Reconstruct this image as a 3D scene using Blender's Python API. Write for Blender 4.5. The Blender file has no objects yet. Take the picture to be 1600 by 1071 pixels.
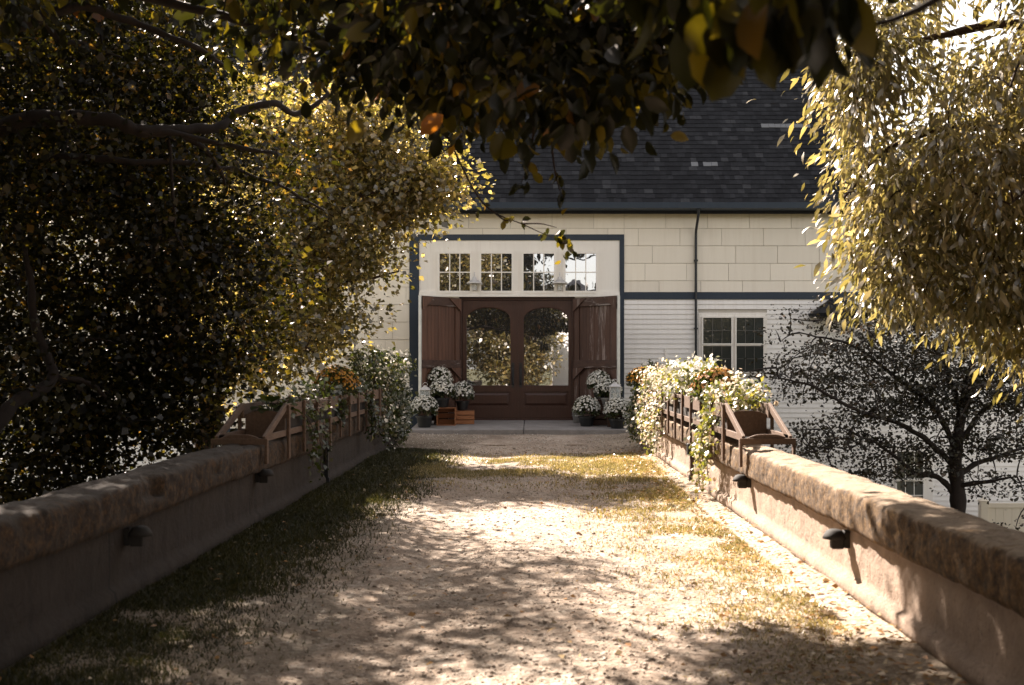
import bpy, math, random
import numpy as np
R = math.radians
rng = np.random.default_rng(11)
random.seed(5)
SC = bpy.context.scene
COL = SC.collection

# ------------------------------------------------------------------ camera, sky, sun, exposure
CAM_H, F, CX, CY = 1.2, 1800.0, 830.0, 572.0
cam_d = bpy.data.cameras.new("camera")
cam = bpy.data.objects.new("camera", cam_d); COL.objects.link(cam)
cam.location = (0, 0, CAM_H); cam.rotation_euler = (R(90), 0, 0)
cam_d.sensor_width = 36; cam_d.lens = F / 1600 * 36
cam_d.shift_x = -(CX - 800) / 1600; cam_d.shift_y = (CY - 535.5) / 1600
cam_d.clip_start = 0.05; cam_d.clip_end = 3000
cam_d.dof.use_dof = True; cam_d.dof.focus_distance = 20.0; cam_d.dof.aperture_fstop = 4.0
SC.camera = cam

SUN_TO = np.array([-0.45, 0.74, 0.74]); SUN_TO /= np.linalg.norm(SUN_TO)
elev = math.asin(SUN_TO[2]); azim = math.atan2(SUN_TO[0], SUN_TO[1])   # azimuth from +Y towards +X
w = bpy.data.worlds.new("World"); SC.world = w; w.use_nodes = True
wn = w.node_tree.nodes; wl = w.node_tree.links
sky = wn.new("ShaderNodeTexSky"); sky.sky_type = 'NISHITA'; sky.sun_disc = False
sky.sun_elevation = elev; sky.sun_rotation = azim
sky.air_density = 1.0; sky.dust_density = 1.2; sky.ozone_density = 0.6
hs = wn.new("ShaderNodeHueSaturation"); hs.inputs["Saturation"].default_value = 0.30; wl.new(sky.outputs[0], hs.inputs["Color"])
wb = wn.new("ShaderNodeMix"); wb.data_type = 'RGBA'; wb.blend_type = 'MULTIPLY'; wb.inputs[0].default_value = 1.0
wl.new(hs.outputs[0], wb.inputs[6]); wb.inputs[7].default_value = (1.0, 0.91, 0.83, 1)        # the photograph's warm white balance
wl.new(wb.outputs[2], wn["Background"].inputs[0]); wn["Background"].inputs[1].default_value = 0.080
sd = bpy.data.lights.new("sun", 'SUN'); sun = bpy.data.objects.new("sun", sd); COL.objects.link(sun)
sd.energy = 5.0; sd.angle = R(0.6); sd.color = (1.0, 0.87, 0.75)
from mathutils import Vector, Matrix
sun.rotation_euler = Vector(SUN_TO).to_track_quat('Z', 'Y').to_euler()
sun.location = (0, 0, 30)
SC.view_settings.view_transform = 'Standard'; SC.view_settings.look = 'None'
SC.view_settings.gamma = 1.0; SC.view_settings.use_curve_mapping = False
SC.view_settings.exposure = 2.27
SC.cycles.use_denoising = True
SC.cycles.max_bounces = 7; SC.cycles.diffuse_bounces = 4; SC.cycles.glossy_bounces = 3
SC.cycles.transmission_bounces = 5; SC.cycles.transparent_max_bounces = 6
SC.cycles.sample_clamp_indirect = 6

def P(px, py, Y):                 # where a point seen at (px, py) in the photograph stands if it is Y metres away
    return np.array([(px - CX) / F * Y, Y, CAM_H - (py - CY) / F * Y])

# ------------------------------------------------------------------ materials
def mat(name):
    m = bpy.data.materials.new(name); m.use_nodes = True
    nt = m.node_tree; b = nt.nodes["Principled BSDF"]
    return m, nt, b
def N(nt, t, **kw):
    n = nt.nodes.new(t)
    for k, v in kw.items():
        if k.startswith("i_"): n.inputs[k[2:].replace("_", " ")].default_value = v
        else: setattr(n, k, v)
    return n
def ramp(nt, src, stops):
    r = nt.nodes.new("ShaderNodeValToRGB"); e = r.color_ramp.elements
    while len(e) > len(stops): e.remove(e[-1])
    while len(e) < len(stops): e.new(0.5)
    for el, (p, c) in zip(e, stops):
        el.position = p; el.color = (*c, 1) if len(c) == 3 else c
    nt.links.new(src, r.inputs[0]); return r.outputs[0]
def noise(nt, scale, detail=6, rough=0.6, stretch=None, dist=0.0):
    tc = nt.nodes.new("ShaderNodeTexCoord"); src = tc.outputs["Object"]
    if stretch is not None:
        mp = nt.nodes.new("ShaderNodeMapping"); mp.inputs["Scale"].default_value = stretch
        nt.links.new(src, mp.inputs[0]); src = mp.outputs[0]
    n = nt.nodes.new("ShaderNodeTexNoise"); n.inputs["Scale"].default_value = scale
    n.inputs["Detail"].default_value = detail; n.inputs["Roughness"].default_value = rough
    n.inputs["Distortion"].default_value = dist
    nt.links.new(src, n.inputs["Vector"]); return n.outputs["Fac"]
def mix(nt, fac, a, b, mode='MIX'):
    m = nt.nodes.new("ShaderNodeMix"); m.data_type = 'RGBA'; m.blend_type = mode
    def put(v, s):
        if isinstance(v, (tuple, list)): s.default_value = (*v, 1) if len(v) == 3 else v
        elif isinstance(v, (int, float)): s.default_value = v
        else: nt.links.new(v, s)
    put(fac, m.inputs[0]); put(a, m.inputs[6]); put(b, m.inputs[7]); return m.outputs[2]
def math_n(nt, op, a, b=None, c=None):
    m = nt.nodes.new("ShaderNodeMath"); m.operation = op
    for i, v in enumerate((a, b, c)):
        if v is None: continue
        if isinstance(v, (int, float)): m.inputs[i].default_value = v
        else: nt.links.new(v, m.inputs[i])
    return m.outputs[0]
def bump(nt, b, h, strength=0.4, dist=0.01):
    n = nt.nodes.new("ShaderNodeBump"); n.inputs["Strength"].default_value = strength
    n.inputs["Distance"].default_value = dist
    nt.links.new(h, n.inputs["Height"]); nt.links.new(n.outputs[0], b.inputs["Normal"])
def island(nt): return nt.nodes.new("ShaderNodeNewGeometry").outputs["Random Per Island"]

def m_paint(name, c, var=0.12, rough=0.5, dirt=(0.30, 0.25, 0.18), dirt_amt=0.35, grain=3.0, isl=0.0, streak=(6, 6, 0.5)):
    m, nt, b = mat(name)
    n1 = noise(nt, grain, 8, 0.65, streak)
    f = ramp(nt, n1, [(0.45, (0, 0, 0)), (0.8, (1, 1, 1))])
    col = mix(nt, math_n(nt, 'MULTIPLY', f, dirt_amt), c, dirt)
    n2 = noise(nt, 0.9, 4, 0.6)
    col = mix(nt, ramp(nt, n2, [(0.3, (0, 0, 0)), (0.7, (1, 1, 1))]), col, tuple(x * (1 - var) for x in c), 'MIX') if var else col
    if isl:
        r = island(nt)
        col = mix(nt, 1.0, col, ramp(nt, r, [(0, (1 - isl,) * 3), (1, (1, 1, 1))]), 'MULTIPLY')
    nt.links.new(col, b.inputs["Base Color"]); b.inputs["Roughness"].default_value = rough
    bump(nt, b, n1, 0.15, 0.004)
    return m
def m_wood(name, c1, c2, rough=0.55, stretch=(20, 20, 1.2), scale=2.5, wear=None, wear_pos=(0.62, 0.72), isl=0.0):
    m, nt, b = mat(name)
    n1 = noise(nt, scale, 9, 0.7, stretch, 0.4)
    col = ramp(nt, n1, [(0.3, c1), (0.7, c2)])
    n3 = noise(nt, 1.1, 5, 0.6)
    col = mix(nt, math_n(nt, 'MULTIPLY', n3, 0.5), col, tuple(x * 0.55 for x in c1))
    if wear:
        n2 = noise(nt, 1.6, 8, 0.75, (stretch[0] * 0.25, stretch[1] * 0.25, stretch[2] * 0.6), 0.5)
        f = ramp(nt, n2, [(wear_pos[0], (0, 0, 0)), (wear_pos[1], (1, 1, 1))])
        col = mix(nt, f, col, wear)
    if isl:
        col = mix(nt, 1.0, col, ramp(nt, island(nt), [(0, (1 - isl,) * 3), (1, (1, 1, 1))]), 'MULTIPLY')
    nt.links.new(col, b.inputs["Base Color"]); b.inputs["Roughness"].default_value = rough
    bump(nt, b, n1, 0.4, 0.004)
    return m
def m_plain(name, c, rough=0.5, metal=0.0, var=0.3):
    m, nt, b = mat(name)
    n1 = noise(nt, 9, 6, 0.6)
    col = mix(nt, n1, tuple(x * (1 - var) for x in c), tuple(min(1, x * (1 + var)) for x in c))
    nt.links.new(col, b.inputs["Base Color"]); b.inputs["Roughness"].default_value = rough; b.inputs["Metallic"].default_value = metal
    bump(nt, b, n1, 0.1, 0.003)
    return m
def m_glass(name, refl=0.4, dark=(0.012, 0.012, 0.012), wob=0.02):
    m, nt, b = mat(name)
    b.inputs["Base Color"].default_value = (*dark, 1); b.inputs["Roughness"].default_value = 0.3
    g = nt.nodes.new("ShaderNodeBsdfGlossy"); g.inputs["Roughness"].default_value = 0.01
    g.inputs["Color"].default_value = (0.93, 0.95, 1, 1)
    n = noise(nt, 1.7, 2, 0.4)
    bp = nt.nodes.new("ShaderNodeBump"); bp.inputs["Strength"].default_value = wob; bp.inputs["Distance"].default_value = 0.05
    nt.links.new(n, bp.inputs["Height"]); nt.links.new(bp.outputs[0], g.inputs["Normal"])
    mx = nt.nodes.new("ShaderNodeMixShader"); mx.inputs[0].default_value = refl
    nt.links.new(b.outputs[0], mx.inputs[1]); nt.links.new(g.outputs[0], mx.inputs[2])
    nt.links.new(mx.outputs[0], nt.nodes["Material Output"].inputs[0])
    return m
def m_leaf(name, cols, trans=0.5, tcol_gain=(1.5, 1.35, 0.5), gloss=0.10, grough=0.35):
    """cols: list of (pos, rgb); one colour per leaf, light passes through the blade."""
    m, nt, b = mat(name)
    r = island(nt); col = ramp(nt, r, cols)
    n = noise(nt, 0.8, 3, 0.5)
    col = mix(nt, 1.0, col, ramp(nt, n, [(0.3, (0.65, 0.7, 0.7)), (0.7, (1.2, 1.15, 1.0))]), 'MULTIPLY')
    d = nt.nodes.new("ShaderNodeBsdfDiffuse"); nt.links.new(col, d.inputs[0])
    t = nt.nodes.new("ShaderNodeBsdfTranslucent")
    nt.links.new(mix(nt, 1.0, col, tcol_gain, 'MULTIPLY'), t.inputs[0])
    mx = nt.nodes.new("ShaderNodeMixShader"); mx.inputs[0].default_value = trans
    nt.links.new(d.outputs[0], mx.inputs[1]); nt.links.new(t.outputs[0], mx.inputs[2])
    g = nt.nodes.new("ShaderNodeBsdfGlossy"); g.inputs["Roughness"].default_value = grough; g.inputs["Color"].default_value = (1, 0.95, 0.92, 1)
    m2 = nt.nodes.new("ShaderNodeMixShader"); m2.inputs[0].default_value = gloss
    nt.links.new(mx.outputs[0], m2.inputs[1]); nt.links.new(g.outputs[0], m2.inputs[2])
    nt.links.new(m2.outputs[0], nt.nodes["Material Output"].inputs[0])
    nt.nodes.remove(b)
    return m

M = {}
M['panel'] = m_paint("cream_panel_siding", (0.88, 0.81, 0.69), 0.05, 0.6, (0.45, 0.34, 0.20), 0.30, 2.0, 0.10)
M['clap'] = m_paint("white_clapboard", (0.90, 0.87, 0.83), 0.03, 0.5, (0.40, 0.33, 0.27), 0.30, 2.5, 0.05)
M['white'] = m_paint("white_paint", (0.88, 0.84, 0.78), 0.05, 0.5, (0.42, 0.32, 0.22), 0.35, 3.0)
M['navy'] = m_paint("navy_trim_paint", (0.014, 0.028, 0.050), 0.2, 0.5, (0.06, 0.07, 0.08), 0.3)
M['dark'] = m_plain("dark_metal", (0.012, 0.014, 0.018), 0.45)
M['core'] = m_paint("wall_core", (0.5, 0.46, 0.40), 0.1, 0.8)
M['inner'] = m_wood("vestibule_boards", (0.06, 0.025, 0.015), (0.09, 0.04, 0.022))
M['door'] = m_wood("stained_door_wood", (0.036, 0.013, 0.008), (0.078, 0.029, 0.017), 0.4)
M['barn_door'] = m_wood("weathered_barn_door", (0.080, 0.036, 0.022), (0.215, 0.100, 0.060), 0.65, (14, 14, 0.6), 2.5, (0.30, 0.20, 0.15), (0.66, 0.80), 0.25)
M['barn_door_worn'] = m_wood("worn_barn_door", (0.056, 0.027, 0.018), (0.15, 0.075, 0.050), 0.7, (14, 14, 0.6), 2.5, (0.48, 0.41, 0.38), (0.53, 0.68), 0.25)
M['door_rail'] = m_wood("dark_door_rail", (0.040, 0.020, 0.014), (0.11, 0.056, 0.038), 0.7, (3, 3, 9), 2.5, (0.50, 0.45, 0.42), (0.56, 0.70))
M['crate'] = m_wood("crate_pine", (0.34, 0.125, 0.045), (0.50, 0.21, 0.085), 0.6, (2, 12, 12), 3, None, (0.6, 0.7), 0.3)
M['crate_dark'] = m_wood("crate_dark_wood", (0.055, 0.024, 0.013), (0.11, 0.05, 0.027), 0.65, (2, 12, 12), 3, None, (0.6, 0.7), 0.3)
M['rack'] = m_wood("rack_wood", (0.12, 0.066, 0.040), (0.26, 0.165, 0.11), 0.75, (16, 3, 16), 2.5, (0.45, 0.34, 0.25), (0.62, 0.8), 0.45)
M['glass'] = m_glass("door_glass", 0.46)
M['glass_old'] = m_glass("old_window_glass", 0.42, wob=0.05)
M['glass_dim'] = m_glass("dim_window_glass", 0.07, (0.02, 0.025, 0.022))
M['galv'] = m_plain("galvanised_metal", (0.45, 0.45, 0.44), 0.4, 0.7)
M['tin'] = m_plain("lamp_tin", (0.62, 0.60, 0.58), 0.45, 0.4)
M['potting_soil'] = m_plain("potting_soil", (0.018, 0.013, 0.010), 0.95)
M['grille'] = m_plain("grey_window_grille", (0.12, 0.115, 0.105), 0.5)
M['lamp_dark'] = m_plain("weathered_bronze", (0.016, 0.013, 0.011), 0.8)
M['pot'] = m_plain("black_plastic_pot", (0.010, 0.011, 0.012), 0.45)
M['candle'] = m_plain("cream_candle", (0.65, 0.58, 0.42), 0.5)
M['fence'] = m_paint("cream_vinyl", (0.74, 0.66, 0.54), 0.04, 0.45, (0.5, 0.42, 0.3), 0.2)
def m_lampglass():
    m, nt, b = mat("clear_lantern_glass")
    b.inputs["Base Color"].default_value = (0.8, 0.85, 0.85, 1); b.inputs["Roughness"].default_value = 0.05
    b.inputs["Alpha"].default_value = 0.25
    return m
M['clear'] = m_lampglass()
def m_roof():
    m, nt, b = mat("slate_shingles")
    r = island(nt)
    col = ramp(nt, r, [(0.0, (0.012, 0.0125, 0.0155)), (0.5, (0.017, 0.0178, 0.0215)), (0.88, (0.024, 0.025, 0.030)), (1.0, (0.042, 0.043, 0.049))])
    n = noise(nt, 14, 6, 0.7)
    col = mix(nt, 1.0, col, ramp(nt, n, [(0.3, (0.7, 0.7, 0.7)), (0.7, (1.25, 1.25, 1.2))]), 'MULTIPLY')
    nt.links.new(col, b.inputs["Base Color"]); b.inputs["Roughness"].default_value = 0.85; b.inputs["Specular IOR Level"].default_value = 0.15
    bump(nt, b, noise(nt, 90, 3, 0.6), 0.3, 0.003)
    return m
M['roof'] = m_roof()
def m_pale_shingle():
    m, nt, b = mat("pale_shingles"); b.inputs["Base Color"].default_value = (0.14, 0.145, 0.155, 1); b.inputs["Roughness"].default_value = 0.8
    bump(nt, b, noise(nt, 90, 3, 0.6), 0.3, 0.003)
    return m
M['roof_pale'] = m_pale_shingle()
def m_concrete(name, base, mossy, lo=0.40, hi=0.60, moss_cols=((0.016, 0.010, 0.005), (0.085, 0.046, 0.017), (0.21, 0.125, 0.050)), joint=None, streaks=0.5):
    m, nt, b = mat(name)
    n1 = noise(nt, 5, 9, 0.7); n2 = noise(nt, 2.2, 8, 0.7, (1, 1.6, 0.35), 0.6); n3 = noise(nt, 30, 4, 0.7)
    col = ramp(nt, n1, [(0.3, tuple(x * 0.62 for x in base)), (0.7, base)])
    st = ramp(nt, noise(nt, 3.0, 7, 0.7, (2, 2.5, 0.16), 0.4), [(0.5, (0, 0, 0)), (0.72, (1, 1, 1))])
    col = mix(nt, math_n(nt, 'MULTIPLY', st, streaks), col, tuple(x * 0.28 for x in base))
    if mossy:
        geo = nt.nodes.new("ShaderNodeNewGeometry"); sx = nt.nodes.new("ShaderNodeSeparateXYZ"); nt.links.new(geo.outputs["Normal"], sx.inputs[0])
        n4 = noise(nt, 5.5, 10, 0.75, (1, 1.5, 0.55), 0.8)
        side = math_n(nt, 'SUBTRACT', 0.16, math_n(nt, 'MULTIPLY', sx.outputs[2], 0.22))    # the sides carry more moss than the top
        f = ramp(nt, math_n(nt, 'ADD', math_n(nt, 'MULTIPLY', math_n(nt, 'ADD', n4, n1), 0.5), side), [(lo, (0, 0, 0)), (hi, (1, 1, 1))])
        mc = ramp(nt, noise(nt, 22, 8, 0.8), [(0.36, moss_cols[0]), (0.50, moss_cols[1]), (0.64, moss_cols[2])])
        col = mix(nt, f, col, mc)
    sp = ramp(nt, noise(nt, 42, 3, 0.7, (1, 1, 0.6)), [(0.63, (0, 0, 0)), (0.70, (1, 1, 1))])
    col = mix(nt, math_n(nt, 'MULTIPLY', sp, 0.7), col, tuple(x * 0.22 for x in base))
    if joint:
        geo = nt.nodes.new("ShaderNodeNewGeometry"); sx = nt.nodes.new("ShaderNodeSeparateXYZ"); nt.links.new(geo.outputs["Position"], sx.inputs[0])
        nn = noise(nt, 6, 3, 0.6)
        for yj in joint:
            dy = math_n(nt, 'ABSOLUTE', math_n(nt, 'SUBTRACT', math_n(nt, 'ADD', sx.outputs[1], math_n(nt, 'MULTIPLY', nn, 0.06)), yj + 0.03))
            ln = math_n(nt, 'LESS_THAN', dy, 0.011)
            col = mix(nt, ln, col, (0.012, 0.010, 0.009))
    nt.links.new(col, b.inputs["Base Color"]); b.inputs["Roughness"].default_value = 0.92
    hb = math_n(nt, 'ADD', n1, math_n(nt, 'MULTIPLY', n3, 0.6))
    bump(nt, b, hb, 0.9, 0.02)
    return m
M['wall_shade_toned'] = m_concrete("shade_toned_streaked_render", (0.048, 0.036, 0.029), False, joint=[5.62, 8.45, 14.6], streaks=0.75)  # left wall: shade is put into the base colour, over real grime streaks
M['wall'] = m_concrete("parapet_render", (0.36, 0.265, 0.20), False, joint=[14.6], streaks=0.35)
M['cap_shade_toned'] = m_concrete("shade_toned_mossy_coping", (0.060, 0.045, 0.034), True, 0.44, 0.58, ((0.008, 0.006, 0.005), (0.035, 0.020, 0.010), (0.11, 0.058, 0.022)))  # left coping: stone and real moss both darkened to carry its shade
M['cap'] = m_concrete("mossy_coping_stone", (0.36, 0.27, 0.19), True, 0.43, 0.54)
M['slab'] = m_concrete("slab_concrete", (0.30, 0.275, 0.26), False, streaks=0.0)
def m_drive():
    m, nt, b = mat("dirt_and_gravel")
    geo = nt.nodes.new("ShaderNodeNewGeometry"); sx = nt.nodes.new("ShaderNodeSeparateXYZ"); nt.links.new(geo.outputs["Position"], sx.inputs[0])
    n1 = noise(nt, 1.3, 6, 0.65); n2 = noise(nt, 22, 6, 0.75); n3 = noise(nt, 4.5, 6, 0.7)
    vo = nt.nodes.new("ShaderNodeTexVoronoi"); vo.inputs["Scale"].default_value = 38
    nt.links.new(geo.outputs["Position"], vo.inputs["Vector"])
    peb = ramp(nt, vo.outputs["Color"], [(0.0, (0.24, 0.18, 0.135)), (0.45, (0.38, 0.31, 0.25)), (1.0, (0.54, 0.47, 0.40))])
    dirt = ramp(nt, n2, [(0.3, (0.28, 0.205, 0.15)), (0.7, (0.45, 0.36, 0.285))])
    col = mix(nt, ramp(nt, n3, [(0.40, (0, 0, 0)), (0.58, (1, 1, 1))]), dirt, peb)
    big = ramp(nt, noise(nt, 0.9, 7, 0.7, (1, 0.45, 1)), [(0.35, (0.50, 0.46, 0.42)), (0.62, (1.12, 1.12, 1.12))])
    col = mix(nt, 1.0, col, big, 'MULTIPLY')
    col = mix(nt, ramp(nt, noise(nt, 60, 5, 0.8), [(0.55, (0, 0, 0)), (0.68, (1, 1, 1))]), col, (0.10, 0.065, 0.04))
    # grassy soil at the edges and across the far third
    n1s = math_n(nt, 'MULTIPLY', math_n(nt, 'SUBTRACT', n1, 0.5), 1.6)
    xl = math_n(nt, 'ADD', sx.outputs[0], n1s)
    edge_l = math_n(nt, 'LESS_THAN', xl, -0.98)
    edge_r = math_n(nt, 'GREATER_THAN', math_n(nt, 'ADD', sx.outputs[0], n1s), 1.0)
    ed = math_n(nt, 'MAXIMUM', math_n(nt, 'MULTIPLY', edge_l, 0.8), math_n(nt, 'MULTIPLY', edge_r, 0.45))
    col = mix(nt, math_n(nt, 'MULTIPLY', ed, n2), col, mix(nt, edge_r, (0.06, 0.05, 0.025), (0.20, 0.16, 0.08)))
    nt.links.new(col, b.inputs["Base Color"]); b.inputs["Roughness"].default_value = 0.95
    bump(nt, b, math_n(nt, 'ADD', vo.outputs["Distance"], n2), 0.8, 0.012)
    return m
M['drive'] = m_drive()
def m_ground():
    m, nt, b = mat("lawn_soil")
    col = ramp(nt, noise(nt, 2.0, 8, 0.7), [(0.3, (0.035, 0.040, 0.014)), (0.7, (0.10, 0.085, 0.035))])
    nt.links.new(col, b.inputs["Base Color"]); b.inputs["Roughness"].default_value = 0.95
    bump(nt, b, noise(nt, 20, 5, 0.7), 0.6, 0.03)
    return m
M['ground'] = m_ground()
def m_isl(name, cols, rough=0.9):
    m, nt, b = mat(name)
    nt.links.new(ramp(nt, island(nt), cols), b.inputs["Base Color"]); b.inputs["Roughness"].default_value = rough
    return m
M['pebble'] = m_isl("pebbles", [(0, (0.20, 0.155, 0.12)), (0.5, (0.38, 0.31, 0.255)), (1, (0.60, 0.54, 0.48))])
M['litter'] = m_leaf("fallen_leaves", [(0, (0.22, 0.10, 0.035)), (0.4, (0.36, 0.20, 0.08)), (0.7, (0.46, 0.34, 0.20)), (1, (0.60, 0.50, 0.40))], 0.2, (1.1, 1, 0.8), 0.05)
M['grass_green'] = m_leaf("grass_green", [(0, (0.016, 0.022, 0.007)), (0.6, (0.036, 0.042, 0.013)), (1, (0.11, 0.092, 0.04))], 0.4, (1.3, 1.2, 0.6), 0.05)
M['grass_dry'] = m_leaf("grass_dry", [(0, (0.13, 0.125, 0.045)), (0.5, (0.30, 0.25, 0.125)), (1, (0.52, 0.43, 0.29))], 0.35, (1.2, 1.1, 0.6), 0.05)
M['bark'] = m_wood("bark", (0.011, 0.007, 0.006), (0.034, 0.021, 0.016), 0.9, (6, 6, 1.5), 3)
M['bark_brown'] = m_wood("twig_bark", (0.030, 0.015, 0.010), (0.065, 0.034, 0.022), 0.9, (6, 6, 1.5), 3)
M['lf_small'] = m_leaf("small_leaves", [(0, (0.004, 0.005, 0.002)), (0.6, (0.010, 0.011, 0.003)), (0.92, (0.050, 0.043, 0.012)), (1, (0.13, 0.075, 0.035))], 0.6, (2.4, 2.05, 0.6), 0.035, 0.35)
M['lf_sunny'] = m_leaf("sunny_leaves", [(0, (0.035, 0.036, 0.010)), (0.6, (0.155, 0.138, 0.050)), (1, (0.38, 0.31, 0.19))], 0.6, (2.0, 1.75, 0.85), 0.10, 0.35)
M['lf_big'] = m_leaf("broad_leaves", [(0, (0.006, 0.0075, 0.003)), (0.65, (0.012, 0.014, 0.005)), (0.84, (0.075, 0.066, 0.012)), (0.985, (0.10, 0.08, 0.016)), (1, (0.20, 0.08, 0.03))], 0.5, (2.4, 2.0, 0.4), 0.035, 0.4)  # the brighter share of leaves has yellow backlight put into its colour
M['lf_willow'] = m_leaf("pointed_leaves", [(0, (0.075, 0.068, 0.022)), (0.6, (0.185, 0.160, 0.070)), (1, (0.38, 0.32, 0.22))], 0.5, (1.85, 1.68, 1.05), 0.12, 0.35)
M['lf_maple'] = m_leaf("dark_leaves", [(0, (0.012, 0.014, 0.009)), (0.7, (0.028, 0.027, 0.015)), (1, (0.065, 0.042, 0.025))], 0.3, (1.4, 1.1, 0.6), 0.05, 0.5)
M['lf_dark'] = m_leaf("bedding_leaves", [(0, (0.020, 0.034, 0.010)), (0.7, (0.05, 0.07, 0.02)), (1, (0.12, 0.12, 0.04))], 0.4, (1.4, 1.3, 0.5), 0.07)
M['lf_light'] = m_leaf("pale_bedding_leaves", [(0, (0.09, 0.11, 0.03)), (0.7, (0.17, 0.18, 0.06)), (1, (0.30, 0.26, 0.12))], 0.45, (1.4, 1.3, 0.5), 0.07)
M['fl_white'] = m_leaf("white_petals", [(0, (0.70, 0.67, 0.65)), (1, (0.90, 0.87, 0.85))], 0.25, (1, 0.97, 0.9), 0.03)
M['fl_blush'] = m_leaf("blush_petals", [(0, (0.66, 0.46, 0.36)), (0.35, (0.78, 0.68, 0.60)), (1, (0.86, 0.82, 0.78))], 0.3, (1, 0.95, 0.85), 0.03)
M['fl_gold'] = m_leaf("gold_petals", [(0, (0.38, 0.15, 0.015)), (1, (0.62, 0.32, 0.04))], 0.25, (1, 0.9, 0.5), 0.03)
M['fl_orange'] = m_leaf("orange_petals", [(0, (0.46, 0.20, 0.07)), (1, (0.72, 0.42, 0.19))], 0.25, (1, 0.9, 0.6), 0.03)

# ------------------------------------------------------------------ mesh building
def tag(o, label=None, cat=None, group=None, kind=None):
    if label: o['label'] = label
    if cat: o['category'] = cat
    if group: o['group'] = group
    if kind: o['kind'] = kind
    return o
def empty(name, loc, label, cat, group=None):
    o = bpy.data.objects.new(name, None); COL.objects.link(o); o.location = loc; o.empty_display_size = 0.2
    return tag(o, label, cat, group)
def wloc(o):
    v = np.zeros(3)
    while o is not None: v += np.array(o.location); o = o.parent
    return v
def link_mesh(name, V, Fs, m, parent=None, smooth=False, local=False, bevel=0.0, origin=None):
    V = np.asarray(V, float)
    off = np.zeros(3)
    if parent is not None and not local: off = wloc(parent)
    if origin is not None: off = np.asarray(origin, float)
    V = V - off
    me = bpy.data.meshes.new(name)
    if isinstance(Fs, np.ndarray):
        n, k = Fs.shape
        me.vertices.add(len(V)); me.vertices.foreach_set("co", V.astype(np.float32).ravel())
        me.loops.add(n * k); me.loops.foreach_set("vertex_index", Fs.astype(np.int32).ravel())
        me.polygons.add(n); me.polygons.foreach_set("loop_start", np.arange(0, n * k, k, dtype=np.int32))
        me.polygons.foreach_set("loop_total", np.full(n, k, dtype=np.int32))
        me.update(calc_edges=True); me.validate()
    else:
        me.from_pydata([tuple(v) for v in V], [], Fs); me.update()
    if smooth: me.polygons.foreach_set("use_smooth", np.ones(len(me.polygons), bool))
    me.materials.append(m)
    o = bpy.data.objects.new(name, me); COL.objects.link(o)
    if parent is not None: o.parent = parent
    if origin is not None: o.location = origin
    if bevel:
        b = o.modifiers.new("bevel", 'BEVEL'); b.width = bevel; b.segments = 2; b.limit_method = 'ANGLE'
    return o
class MB:
    def __init__(s): s.V = []; s.F = []
    def add(s, vs, fs):
        k = len(s.V); s.V += [tuple(map(float, v)) for v in vs]; s.F += [tuple(i + k for i in f) for f in fs]; return s
    def box(s, x0, x1, y0, y1, z0, z1):
        return s.add([(x0, y0, z0), (x1, y0, z0), (x1, y1, z0), (x0, y1, z0), (x0, y0, z1), (x1, y0, z1), (x1, y1, z1), (x0, y1, z1)],
                     [(0, 3, 2, 1), (4, 5, 6, 7), (0, 1, 5, 4), (1, 2, 6, 5), (2, 3, 7, 6), (3, 0, 4, 7)])
    def bar(s, a, b, w, h, up=(0, 0, 1)):
        a = np.array(a, float); b = np.array(b, float); d = b - a; d /= np.linalg.norm(d)
        u = np.array(up, float); sd_ = np.cross(d, u); sd_ /= np.linalg.norm(sd_); u = np.cross(sd_, d)
        vs = []
        for p in (a, b):
            for i, j in ((-1, -1), (1, -1), (1, 1), (-1, 1)): vs.append(p + sd_ * w / 2 * i + u * h / 2 * j)
        return s.add(vs, [(3, 2, 1, 0), (4, 5, 6, 7), (0, 1, 5, 4), (1, 2, 6, 5), (2, 3, 7, 6), (3, 0, 4, 7)])
    def prism(s, poly, f0, f1):
        """poly: 2-D outline; f0, f1 map a 2-D point to the two faces."""
        n = len(poly); vs = [f0(p) for p in poly] + [f1(p) for p in poly]
        fs = [tuple(range(n))[::-1], tuple(range(n, 2 * n))] + [(i, (i + 1) % n, n + (i + 1) % n, n + i) for i in range(n)]
        return s.add(vs, fs)
    def lathe(s, prof, c=(0, 0, 0), n=20, close=True):
        vs = []; fs = []
        for r, z in prof:
            for i in range(n):
                a = 2 * math.pi * i / n; vs.append((c[0] + r * math.cos(a), c[1] + r * math.sin(a), c[2] + z))
        for k in range(len(prof) - 1):
            for i in range(n):
                j = (i + 1) % n; fs.append((k * n + i, k * n + j, (k + 1) * n + j, (k + 1) * n + i))
        if close:
            fs.append(tuple(range(n))[::-1]); fs.append(tuple(range((len(prof) - 1) * n, len(prof) * n)))
        return s.add(vs, fs)
    def tube(s, pts, rad, n=8):
        V, Fq = tube_np([np.array(pts, float)], [np.broadcast_to(np.array(rad, float), (len(pts),))], n)
        s.add(V, [tuple(f) for f in Fq]); return s
    def build(s, name, m, parent=None, **kw): return link_mesh(name, s.V, s.F, m, parent, **kw)
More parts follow.
